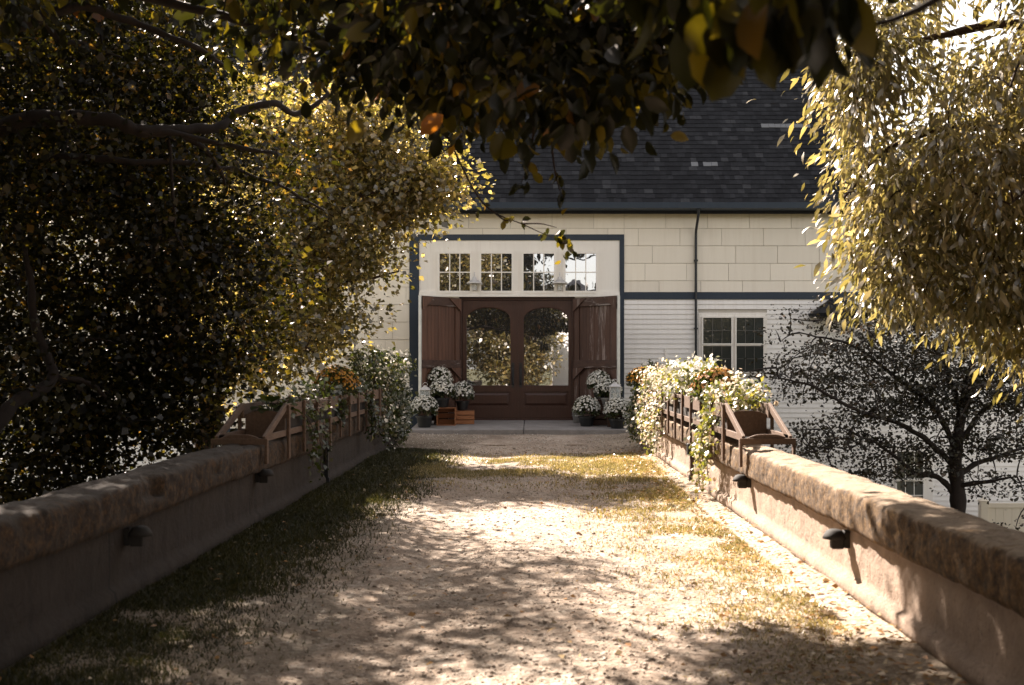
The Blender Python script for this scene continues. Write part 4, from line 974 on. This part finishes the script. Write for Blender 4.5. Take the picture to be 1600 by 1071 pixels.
trailing('trailing_plant', 'green vine hanging to the ground from the shaded left rack', 'vine', -1, 9.8, 11.0, 0.84, 0.12, 430, 'lf_dark', 0.050, None, 0, 0, 4, 0.08, group=G_)
trailing('trailing_plant', 'short green plant behind the gold mum in the left rack', 'plant', -1, 11.3, 12.0, 0.92, 0.20, 280, 'lf_dark', 0.055, None, 0, 0, 1, 0.55, group=G_)
trailing('trailing_plant', 'dark trailing plant beyond the gold mum in the left rack', 'plant', -1, 12.6, 14.3, 0.93, 0.22, 600, 'lf_dark', 0.055, 'fl_white', 20, 0.03, 3, 0.30, group=G_)
trailing('flowering_bush', 'white flowering bush spilling over the far end of the left parapet', 'flower bush', -1, 15.1, 17.5, 0.98, 0.62, 3600, 'lf_dark', 0.06, 'fl_white', 520, 0.045, 22, 0.02, 0.34, group=G_)
trailing('flowering_bush', 'bright white flowers beside the left navy door post', 'flower bush', -1, 17.7, 19.3, 0.75, 0.95, 2300, 'lf_dark', 0.06, 'fl_white', 800, 0.055, 12, 0.0, 0.24, group=G_, wall_x=-2.22)
trailing('trailing_plant', 'pale leafy plant trailing from the near end of the right rack', 'plant', 1, 9.55, 10.35, 0.87, 0.26, 1300, 'lf_light', 0.045, 'fl_blush', 330, 0.036, 9, 0.05, 0.20, group=G_)
trailing('flowering_plant', 'white flowering plant behind the peach mum in the right rack', 'flowers', 1, 11.1, 13.3, 0.98, 0.30, 1300, 'lf_light', 0.05, 'fl_white', 720, 0.04, 0, 0.5, 0.22, group=G_)
trailing('flowering_plant', 'blush flowers cascading down the sunlit parapet near its far end', 'flowers', 1, 13.7, 16.2, 0.93, 0.30, 1900, 'lf_light', 0.045, 'fl_blush', 1500, 0.040, 34, 0.08, 0.22, group=G_)
trailing('ivy', 'green ivy hanging to the ground at the end of the right rack', 'ivy', 1, 16.5, 17.25, 0.90, 0.20, 1300, 'lf_dark', 0.055, 'fl_blush', 30, 0.03, 16, 0.02, 0.18, group=G_)
trailing('flowering_bush', 'white flowers behind the gold mum beside the right navy door post', 'flower bush', 1, 17.6, 19.3, 0.70, 0.80, 1100, 'lf_dark', 0.06, 'fl_white', 260, 0.055, 3, 0.0, 0.13, group=G_, wall_x=1.78)
def broad_plant(label, x, y, z, n, size):
    r = empty('broad_leaf_plant', (x, y, z), label, 'plant', G_)
    a = rng.uniform(0, 2 * math.pi, n); e = rng.uniform(0.2, 1.2, n); d = np.stack([np.cos(a) * np.cos(e), np.sin(a) * np.cos(e), np.sin(e)], -1)
    base = np.array([x, y, z]); paths = [np.stack([base, base + q * 0.06, base + q * 0.13]) for q in d]
    V, Fq = tube_np(paths, [np.full(3, 0.004)] * n, 4); link_mesh('stems', V, Fq, M['lf_dark'], r)
    V, Fq = leaves(base + d * 0.12, d + [0, 0, -0.5], norm(d + [0, 0, 1.2]), size * rng.uniform(0.7, 1.2, n), 'broad', 1.6); link_mesh('foliage', V, Fq, M['lf_dark'], r)
broad_plant('broad dark leaved plant at the near end of the left rack', XL - 0.10, 9.55, 0.80, 16, 0.15)
def ornamental_grass(label, x, y, z, n, h):
    r = empty('ornamental_grass', (x, y, z), label, 'grass plant', G_)
    paths = []; rads = []
    for k in range(n):
        a = rng.uniform(0, 2 * math.pi); out = rng.uniform(0.1, 0.75) * h; L = h * rng.uniform(0.6, 1.1); t = np.linspace(0, 1, 9)
        paths.append(np.stack([x + math.cos(a) * out * t ** 2, y + math.sin(a) * out * t ** 2, z + L * (t - 0.38 * t ** 3 * out / h * 1.5)], -1)); rads.append(np.linspace(0.006, 0.0015, 9))
    V, Fq = tube_np(paths, rads, 3); link_mesh('blades', V, Fq, M['lf_dark'], r)
ornamental_grass('arching ornamental grass above the left flower bush against the cream wall', -2.28, 16.4, 0.68, 150, 0.85)

# ------------------------------------------------------------------ vinyl fence below on the right
fr_ = empty('vinyl_fence', (8.0, 20.0, GZ), 'pale vinyl privacy fence with a square post below the right parapet', 'fence')
ft = zat(789, 20.0)
x0 = (1541 - CX) / F * 20
for k, xp in enumerate((x0 - 0.05, x0 + 2.35)):
    MB().box(xp - 0.065, xp + 0.065, 19.935, 20.065, GZ, ft + 0.07).add([(xp - .08, 19.92, ft + .07), (xp + .08, 19.92, ft + .07), (xp + .08, 20.08, ft + .07), (xp - .08, 20.08, ft + .07), (xp, 20, ft + .13)], [(3, 2, 1, 0), (0, 1, 4), (1, 2, 4), (2, 3, 4), (3, 0, 4)]).build('post', M['fence'], fr_, bevel=0.004)
pb = MB()
for k in range(16):
    a = x0 + 0.02 + k * 0.1415; pb.box(a, a + 0.137, 19.99, 20.012 - 0.003 * (k % 2), GZ + 0.1, ft - 0.04)
pb.build('panel', M['fence'], fr_)
MB().box(x0 + .02, x0 + 2.28, 19.97, 20.03, ft - 0.05, ft + 0.03).build('rail', M['fence'], fr_, bevel=0.004)
MB().box(x0 + .02, x0 + 2.28, 19.97, 20.03, GZ + 0.08, GZ + 0.2).build('rail', M['fence'], fr_, bevel=0.004)

# ------------------------------------------------------------------ trees
def pl(pts): return [P(*p) for p in pts]
# left: wide old tree beside the near end of the left parapet
A_tr = [(-4.95, 8.4, GZ - 0.1), (-4.85, 8.5, -1.0), (-4.8, 8.7, 0.6), (-4.75, 8.9, 1.8), (-4.7, 9.1, 3.2), (-4.6, 9.4, 4.6)]
A_l = [pl([(-140, 330, 9), (-30, 225, 9), (60, 190, 9), (170, 185, 9.2), (215, 203, 9.3), (275, 206, 9.5), (340, 197, 9.8), (375, 170, 10), (430, 163, 10.2), (460, 178, 10.4), (512, 150, 10.6)]),
       pl([(275, 206, 9.5), (320, 230, 9.7), (345, 262, 9.9), (352, 290, 10.1)]), pl([(215, 203, 9.3), (300, 215, 9.5), (420, 238, 9.8), (430, 250, 10)]),
       pl([(-150, 90, 8.9), (-20, 62, 8.5), (60, 28, 8.6), (130, 12, 8.8), (190, 30, 9), (300, 72, 9.3), (350, 104, 9.6)]),
       pl([(70, 246, 9.4), (150, 248, 9.5), (240, 250, 9.8), (330, 264, 10.2), (400, 276, 10.6), (510, 330, 11.2)]),
       pl([(262, 220, 9.5), (268, 300, 9.5), (272, 350, 9.5), (290, 388, 9.5)]),
       pl([(-150, 700, 8.7), (-20, 668, 8.7), (30, 625, 8.9), (80, 588, 9.2), (60, 520, 9.3), (42, 440, 9.3), (44, 380, 9.4)]),
       pl([(80, 588, 9.2), (140, 600, 9.5), (200, 660, 9.9)]), pl([(60, 30, 8.6), (90, 60, 9), (130, 70, 9.4), (185, 88, 9.8)]),
       [(-4.7, 9.1, 3.2), (-5.2, 10.4, 4.2), (-4.4, 11.6, 5.0)], [(-4.75, 8.9, 2.4), (-5.4, 10.5, 2.9), (-4.6, 11.8, 2.6), (-3.4, 12.2, 2.2)]]
A_r = [(0.075, 0.02), (0.03, 0.012), (0.03, 0.010), (0.055, 0.018), (0.035, 0.012), (0.015, 0.008), (0.07, 0.02), (0.03, 0.01), (0.03, 0.01), (0.08, 0.03), (0.07, 0.02)]
def inside(c, r, n, shell=0.45): return ell(n, c, r, shell)
A_c = np.concatenate([inside((-4.5, 10.6, 3.3), (2.5, 2.0, 1.9), 330), inside((-3.9, 10.8, 4.5), (1.9, 1.6, 0.8), 60), inside((-4.6, 10.3, 1.3), (1.7, 1.5, 0.9), 90),
                      inside((-4.6, 9.9, -0.1), (1.3, 1.0, 0.85), 80), inside((-3.6, 10.6, 0.9), (1.1, 1.0, 0.6), 46), inside((-3.3, 11.0, 1.9), (1.1, 1.2, 0.9), 70)])
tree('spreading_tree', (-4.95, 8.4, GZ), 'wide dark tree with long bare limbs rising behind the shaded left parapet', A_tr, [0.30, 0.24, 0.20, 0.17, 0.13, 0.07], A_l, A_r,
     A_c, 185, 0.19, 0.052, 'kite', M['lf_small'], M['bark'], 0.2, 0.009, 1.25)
# left: lighter tree nearer the barn
B_tr = [(-4.30, 15.0, GZ - 0.1), (-4.28, 15.0, -1.0), (-4.22, 15.05, 0.6), (-4.0, 15.2, 1.7), (-3.7, 15.5, 2.8), (-3.5, 15.6, 3.9)]
B_l = [[(-4.22, 15.05, 0.7), (-3.7, 15.2, 1.5), (-2.8, 15.6, 2.2), (-1.8, 15.7, 2.5)], [(-4.0, 15.2, 1.7), (-3.1, 15.0, 2.7), (-2.2, 15.0, 3.4), (-1.5, 15.1, 3.5)],
       [(-3.7, 15.5, 2.8), (-3.0, 16.2, 3.5), (-2.2, 16.5, 3.9)], [(-4.22, 15.05, 1.0), (-4.5, 14.4, 2.2), (-4.1, 14.0, 3.2)], [(-4.1, 15.1, 1.4), (-3.3, 14.7, 1.6), (-2.7, 14.4, 1.4)]]
B_c = np.concatenate([inside((-2.95, 15.5, 3.15), (1.45, 1.4, 1.2), 220), inside((-3.3, 15.2, 4.3), (1.2, 1.2, 0.8), 60), inside((-3.6, 15.0, 1.6), (1.1, 1.1, 0.8), 80), inside((-2.75, 15.6, 1.7), (0.6, 0.7, 0.5), 24), inside((-1.75, 15.5, 3.5), (0.6, 0.7, 0.35), 26), inside((-2.3, 15.5, 4.35), (1.1, 1.0, 0.7), 80), inside((-1.3, 15.5, 3.65), (0.45, 0.6, 0.45), 26)])
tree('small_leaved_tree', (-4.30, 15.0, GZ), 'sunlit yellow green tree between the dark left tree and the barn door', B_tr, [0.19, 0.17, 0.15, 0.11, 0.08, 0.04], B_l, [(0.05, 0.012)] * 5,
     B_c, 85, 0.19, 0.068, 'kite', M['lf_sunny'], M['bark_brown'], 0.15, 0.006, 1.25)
# overhanging broad-leaved tree, its trunk outside the picture on the left
C_tr = [(-3.2, 3.6, GZ - 0.1), (-3.15, 3.7, 0.5), (-3.0, 4.0, 2.0), (-2.8, 4.6, 3.2), (-2.4, 5.4, 4.2), (-2.0, 6.4, 5.0)]
C_l = [[(-2.8, 4.6, 3.2), (-1.8, 4.6, 3.1), (-0.8, 4.5, 2.9), (0.1, 4.6, 2.7)], [(-3.0, 4.0, 2.2), (-1.8, 3.2, 2.6), (-0.6, 2.6, 2.4), (0.3, 2.3, 2.05), (0.6, 2.25, 1.9)],
       [(-2.4, 5.4, 4.2), (-1.4, 6.2, 4.0), (-0.4, 6.6, 3.5), (0.4, 6.8, 3.1)], [(-2.4, 5.4, 4.2), (-2.4, 7.4, 4.4), (-1.8, 9.2, 4.4)], [(-2.8, 4.6, 3.2), (-2.2, 6.0, 3.2), (-1.2, 6.6, 3.0)],
       [(-2.0, 6.4, 5.0), (-1.2, 7.8, 5.0), (-0.6, 9.2, 4.8)], [(-2.4, 5.4, 4.2), (-3.4, 6.6, 4.6), (-3.6, 8.4, 4.7)]]
# leaf sprays in sight under the canopy
def spray(n, px0, px1, low, Y0, Y1, top=-90):
    Y = rng.uniform(Y0, Y1, n); px = rng.uniform(px0, px1, n); lo = low(px); py = lo - (lo - top) * rng.random(n) ** 0.9
    return np.stack([(px - CX) / F * Y, Y, CAM_H - (py - CY) / F * Y], -1)
low_mid = lambda px: np.interp(px, [560, 640, 720, 860, 960, 1040, 1062], [80, 140, 185, 195, 170, 160, 80])
C_c = np.concatenate([spray(110, 600, 1050, low_mid, 4.3, 6.2), spray(90, 600, 1050, low_mid, 6.2, 8.6), spray(56, 340, 640, lambda p: np.interp(p, [340, 640], [40, 150]), 5.2, 7.6), spray(22, 1030, 1290, lambda p: 10 + 0 * p, 4.0, 5.0),
                      inside((-2.9, 8.2, 4.5), (1.3, 2.0, 0.8), 44), inside((-0.45, 7.3, 3.85), (0.6, 1.5, 0.45), 84), inside((-1.5, 9.0, 4.45), (0.55, 0.6, 0.3), 34), inside((-3.6, 8.7, 4.2), (0.7, 0.9, 0.4), 40), inside((-4.0, 7.2, 3.7), (0.7, 1.3, 0.5), 60), inside((-1.5, 5.2, 4.0), (1.2, 1.3, 0.6), 100), inside((-2.2, 4.0, 3.4), (1.0, 1.3, 0.6), 60)])
c_root = tree('broad_leaved_tree', (-3.2, 3.6, GZ), 'broad leaved tree whose dark and gold leaves hang across the top over the drive', C_tr, [0.24, 0.2, 0.17, 0.14, 0.10, 0.06], C_l, [(0.06, 0.012)] * 7,
     C_c, 42, 0.115, 0.076, 'broad', M['lf_big'], M['bark'], 0.9, 0.005, 1.0, 0.8)
tw = [smooth_path(pl(q)) for q in ([(700, 215, 7.4), (742, 300, 7.5), (772, 332, 7.5), (815, 350, 7.5), (850, 366, 7.5), (884, 378, 7.5)], [(815, 350, 7.5), (845, 350, 7.5), (870, 356, 7.5)], [(772, 332, 7.5), (790, 345, 7.4), (800, 340, 7.4)],
                               [(835, 190, 5.6), (828, 250, 5.6), (815, 285, 5.6)], [(860, 200, 5.6), (866, 262, 5.6), (878, 310, 5.6)], [(740, 195, 7.0), (690, 240, 7.2), (640, 262, 7.4)])]
V, Fq = tube_np(tw, [np.linspace(0.007, 0.002, len(q)) for q in tw], 5); link_mesh('hanging_twigs', V, Fq, M['bark_brown'], c_root, smooth=True)
tip = np.concatenate([np.repeat(np.array(pl([(884, 378, 7.5), (872, 365, 7.5), (888, 392, 7.5)])), 6, 0), np.repeat(np.array(pl([(850, 364, 7.5), (815, 348, 7.5), (798, 343, 7.4), (760, 322, 7.5)])), 3, 0), np.repeat(np.array(pl([(815, 285, 5.6), (822, 262, 5.6), (878, 305, 5.6), (868, 275, 5.6)])), 5, 0)])
n = len(tip); V, Fq = leaves(tip + rng.normal(size=(n, 3)) * 0.022, norm(rng.normal(size=(n, 3)) * 0.5 + [0, 0, -0.9]), rdir(n), rng.uniform(0.045, 0.075, n), 'broad', 1.0); link_mesh('tip_leaves', V, Fq, M['lf_big'], c_root)
# a few large leaves close to the camera, on their own low bough of a second trunk
D_tr = [(2.9, 0.9, GZ - 0.1), (2.85, 1.0, 0.8), (2.7, 1.2, 2.0), (2.3, 1.5, 2.7)]
D_l = [[(2.7, 1.2, 2.0), (2.0, 1.7, 2.25), (1.2, 2.1, 2.1), (0.75, 2.2, 2.0), (0.35, 2.25, 1.93)], [(1.2, 2.1, 2.1), (0.85, 2.35, 1.96), (0.6, 2.5, 1.93)]]
D_c = np.array([P(x, y - 28, Y) for x, y, Y in ((1105, 30, 2.25), (1140, 50, 2.2), (1180, 20, 2.3), (1215, 45, 2.15), (1255, 30, 2.2), (1285, 40, 2.1), (1120, 0, 2.4), (1240, -20, 2.3), (1070, 10, 2.5), (1320, -10, 2.3), (1020, -10, 2.6), (1270, 50, 2.25), (960, -30, 2.6), (1180, 70, 2.2))])
tree('broad_leaved_tree', (2.9, 0.9, GZ), 'large near black leaves hanging close to the camera in front of the roof', D_tr, [0.14, 0.12, 0.09, 0.05], D_l, [(0.03, 0.006), (0.012, 0.004)],
     D_c, 8, 0.032, 0.098, 'broad', M['lf_big'], M['bark'], 2.6, 0.0025, 1.0, 0.8, None, 0.25)
# right: tree with drooping pointed leaves
E_tr = [(5.3, 8.8, GZ - 0.1), (5.25, 8.9, 0.0), (5.2, 9.0, 2.0), (5.0, 9.2, 3.6), (4.8, 9.4, 5.2)]
E_l = [[(5.2, 9.0, 2.0), (4.6, 9.4, 2.9), (3.8, 9.6, 3.2), (3.0, 9.6, 3.0), (2.6, 9.6, 2.6)], [(5.0, 9.2, 3.6), (4.2, 9.6, 4.0), (3.4, 9.8, 4.0), (2.8, 9.8, 3.7)],
       [(5.2, 9.0, 2.4), (4.8, 8.4, 2.9), (4.1, 8.2, 2.9), (3.5, 8.3, 2.4)], [(5.2, 9.0, 2.2), (4.7, 9.2, 2.4), (4.2, 9.3, 2.1), (3.8, 9.2, 1.6)], [(4.8, 9.4, 5.0), (4.2, 9.8, 5.2), (3.4, 9.8, 5.0)]]
E_c = np.concatenate([inside((4.55, 9.5, 3.2), (2.0, 1.4, 1.55), 360, 0.5), inside((4.2, 9.5, 4.7), (1.7, 1.2, 0.8), 90), inside((4.5, 9.2, 1.7), (1.2, 1.0, 0.75), 100), inside((3.3, 9.5, 2.7), (0.70, 0.9, 0.8), 56), inside((3.05, 9.5, 2.1), (0.5, 0.6, 0.5), 30), inside((2.78, 9.5, 3.5), (0.35, 0.6, 0.85), 46)])
E_px = CX + E_c[:, 0] * F / E_c[:, 1]; E_py = CY - (E_c[:, 2] - CAM_H) * F / E_c[:, 1]
E_c = E_c[(np.hypot(E_px - 1400, (E_py - 185) * 0.8) > 44) & (np.hypot(E_px - 1545, E_py - 25) > 70) & (np.hypot(E_px - 1470, E_py - 95) > 26)]
tree('pointed_leaf_tree', (5.3, 8.8, GZ), 'sunlit golden tree with drooping pointed leaves filling the upper right', E_tr, [0.26, 0.22, 0.18, 0.13, 0.07], E_l, [(0.06, 0.012)] * 5,
     E_c, 105, 0.16, 0.082, 'long', M['lf_willow'], M['bark_brown'], 1.2, 0.007, 0.95, 0.9, None, 0.45)
# right: small dark spreading tree below the parapet
mt = P(1495, 800, 18)
G_tr = [(mt[0], 18, GZ - 0.1), (mt[0], 18, -1.6), (mt[0] + .02, 18, -0.9), (mt[0] - .02, 18.0, -0.2), (mt[0] + 0.1, 18, 0.6), (mt[0] + 0.25, 18, 1.3)]
G_l = [pl([(1492, 775, 18), (1465, 748, 18), (1430, 742, 17.9), (1400, 715, 17.8), (1360, 690, 17.6), (1320, 672, 17.5)]), pl([(1493, 730, 18), (1450, 690, 17.8), (1400, 660, 17.5), (1330, 640, 17.3), (1260, 600, 17.2), (1215, 590, 17.2)]),
       pl([(1495, 700, 18), (1460, 640, 18.1), (1400, 590, 18.2), (1330, 540, 18.3), (1250, 520, 18.3)]), pl([(1497, 690, 18), (1540, 640, 18), (1600, 600, 18), (1680, 570, 18)]),
       pl([(1495, 745, 18), (1540, 720, 18.2), (1600, 700, 18.3), (1690, 690, 18.4)]), pl([(1500, 650, 18), (1480, 580, 18.2), (1440, 520, 18.3), (1390, 480, 18.4)]), pl([(1498, 670, 18), (1530, 590, 17.8), (1560, 530, 17.6), (1610, 470, 17.6)]),
       pl([(1495, 765, 18), (1540, 752, 17.7), (1590, 745, 17.5)])]
lay = []
for (px, py, rx, n) in ((1430, 480, 120, 30), (1560, 620, 120, 40), (1450, 580, 130, 40), (1230, 590, 60, 14), (1270, 545, 70, 16), (1330, 520, 90, 26), (1320, 600, 90, 30), (1400, 560, 110, 48), (1480, 530, 110, 40), (1400, 640, 110, 46), (1320, 690, 90, 34), (1260, 690, 45, 10), (1500, 610, 110, 46), (1580, 580, 90, 40), (1560, 690, 100, 44), (1440, 715, 70, 24), (1620, 640, 90, 30), (1340, 745, 50, 12), (1590, 760, 70, 20), (1380, 490, 70, 14)):
    Y = 18 + rng.normal(size=n) * 0.55; q = rng.normal(size=(n, 2)) * np.array([rx * 0.62, 15])
    lay.append(np.stack([(px + q[:, 0] - CX) / F * 18, Y, CAM_H - (py + q[:, 1] + 0.12 * np.abs(q[:, 0]) - CY) / F * 18], -1))
tree('small_dark_tree', (mt[0], 18, GZ), 'small dark spreading tree in shade below the right parapet', G_tr, [0.15, 0.13, 0.12, 0.10, 0.07, 0.04], G_l, [(0.05, 0.010)] * 8,
     np.concatenate(lay), 46, 0.19, 0.050, 'kite', M['lf_maple'], M['bark'], 0.25, 0.011, 1.2, 0.24)

# ------------------------------------------------------------------ behind the camera: what the glass reflects, and trees added to block sky light
F_tr = [(-4.6, -2.5, -1.6), (-4.5, -2.4, 1.0), (-4.1, -2.2, 3.2), (-3.4, -2.0, 5.0), (-2.6, -1.8, 6.5)]
F_l = [[(-4.1, -2.2, 3.2), (-2.6, -1.0, 4.8), (-0.5, 0.5, 5.4), (1.5, 1.5, 5.6)], [(-3.4, -2.0, 5.0), (-1.5, -3.0, 5.6), (0.8, -3.4, 5.8), (2.6, -3.2, 5.6)], [(-3.8, -2.1, 4.2), (-4.8, -0.6, 5.4), (-5.0, 1.4, 5.8)], [(-2.6, -1.8, 6.4), (-1.4, 0.2, 7.2), (0, 1.8, 7.2)]]
F_c = inside((-0.9, -0.8, 5.9), (5.4, 4.8, 1.7), 420, 0.6); F_c = F_c[np.where(F_c[:, 0] > -0.6, F_c[:, 2] > 6.2, F_c[:, 2] > 3.9)]
tree('added_shade_tree', (-4.6, -2.5, GZ), 'tall tree added behind the camera to block sky light over the near drive', F_tr, [0.32, 0.28, 0.24, 0.18, 0.1], F_l, [(0.10, 0.03)] * 4, F_c, 75, 0.36, 0.19, 'kite', M['lf_small'], M['bark'], 0.3, 0.01, 1.3)  # canopy added out of view to keep sky light off the near drive
H_tr = [(4.6, -0.6, GZ), (4.55, -0.5, 0.5), (4.4, 0.0, 2.4), (4.2, 0.8, 4.0), (3.8, 2.4, 5.2)]
H_l = [[(4.4, 0.0, 2.6), (3.2, 0.8, 3.2), (1.6, 1.4, 3.4), (-0.4, 1.8, 3.5)], [(4.2, 0.8, 4.0), (4.2, 3.0, 4.9), (3.2, 5.2, 5.8)], [(4.4, 0.0, 2.8), (2.6, -1.0, 3.3), (0.4, -1.4, 3.5)]]
H_c = np.concatenate([inside((2.0, 0.4, 3.3), (3.2, 3.4, 0.40), 300, 0.6), inside((4.6, 4.6, 4.4), (1.6, 2.4, 0.9), 120), inside((2.4, 6.0, 5.9), (1.8, 2.4, 0.5), 110), inside((-1.2, 1.0, 3.4), (1.2, 2.2, 0.4), 80)])
H_c = H_c[H_c[:, 2] > 2.85 + 0.12 * np.maximum(H_c[:, 1], 0)]
tree('added_shade_tree', (4.6, -0.6, GZ), 'tree added beside the right parapet to block sky light over the near drive', H_tr, [0.26, 0.23, 0.19, 0.14, 0.08], H_l, [(0.08, 0.02)] * 3, H_c, 75, 0.30, 0.19, 'kite', M['lf_small'], M['bark'], 0.3, 0.01, 1.3)  # second canopy added out of view against sky fill on drive and walls
for (x, y, w_, h_, lb, n) in ((-5.5, -13.0, 3.6, 8.5, 'bushy sunlit tree behind the camera mirrored in the left glazed door', 330), (-0.9, -14.0, 2.2, 5.0, 'lower bushy tree behind the camera mirrored between the glazed doors', 240), (-11.0, -10.0, 3.6, 10.0, 'tall bushy tree far left behind the camera', 200),
    (-9.0, 1.0, 3.0, 9.5, 'tall bushy tree added beyond the left parapet to block side sky light', 330), (-8.0, 6.0, 2.4, 8.5, 'bushy tree added behind the wide dark tree to block left sky light', 260), (8.5, 0.5, 2.8, 9.5, 'tall bushy tree added beyond the right parapet to block side sky light', 330), (7.6, 5.2, 1.9, 8.0, 'bushy tree added beside the pointed leaf tree to block right sky light', 200)):  # these side trees are added out of view to block low sky light
    zb = float(gh(np.array(y))) - 0.1
    T = [(x, y, zb), (x + .1, y, h_ * .3), (x - .1, y + .1, h_ * .6), (x, y, h_ * .85)]
    L = [[(x, y, h_ * k), (x + w_ * .4 * math.cos(a), y + w_ * .4 * math.sin(a), h_ * (k + .08)), (x + w_ * .8 * math.cos(a), y + w_ * .8 * math.sin(a), h_ * (k + .12))] for k, a in zip(np.linspace(.12, .75, 9), np.arange(9) * 2.4)]
    c = inside((x, y, h_ * .52 + zb * .4), (w_, w_, h_ * .5 - zb * .4), int(n * 1.7), 0.5)
    tree('bushy_tree', (x, y, zb), lb, T, [0.25, 0.2, 0.14, 0.06], L, [(0.06, 0.015)] * 9, c, 60, 0.33, 0.14 if y < -8 else 0.2, 'kite', M['lf_sunny' if y < -8 else 'lf_small'], M['bark'], 0.4, 0.01, 1.2)
hs_ = empty('white_house', (6.0, -16.5, -0.05), 'white clapboard house behind the camera mirrored in the right glazed door', 'house')
MB().box(1.15, 11, -23, -16.5, -0.3, 4.85).build('wall', M['core'], hs_)
def back_clap():
    b = MB(); z = 4.85
    while z > 0:
        b.add([(1.15, -16.478, z - .12), (11, -16.478, z - .12), (11, -16.495, z), (1.15, -16.495, z)], [(3, 2, 1, 0)]); z -= .12
    b.build('clapboards', M['clap'], hs_)
back_clap()
MB().prism([(-16.1, 4.75), (-19.7, 5.5), (-23.4, 4.75), (-23.4, 4.9), (-19.7, 5.7), (-16.1, 4.9)], lambda p: (1.0, p[0], p[1]), lambda p: (11.3, p[0], p[1])).build('roof', M['roof'], hs_)
for xw in (3.4, 6.2, 9.0):
    f = MB().box(xw - .55, xw + .55, -16.48, -16.44, 1.0, 2.7).build('window', M['white'], hs_)
    MB().box(xw - .45, xw + .45, -16.438, -16.43, 1.1, 1.82).box(xw - .45, xw + .45, -16.438, -16.43, 1.88, 2.6).build('pane', M['glass_dim'], f)
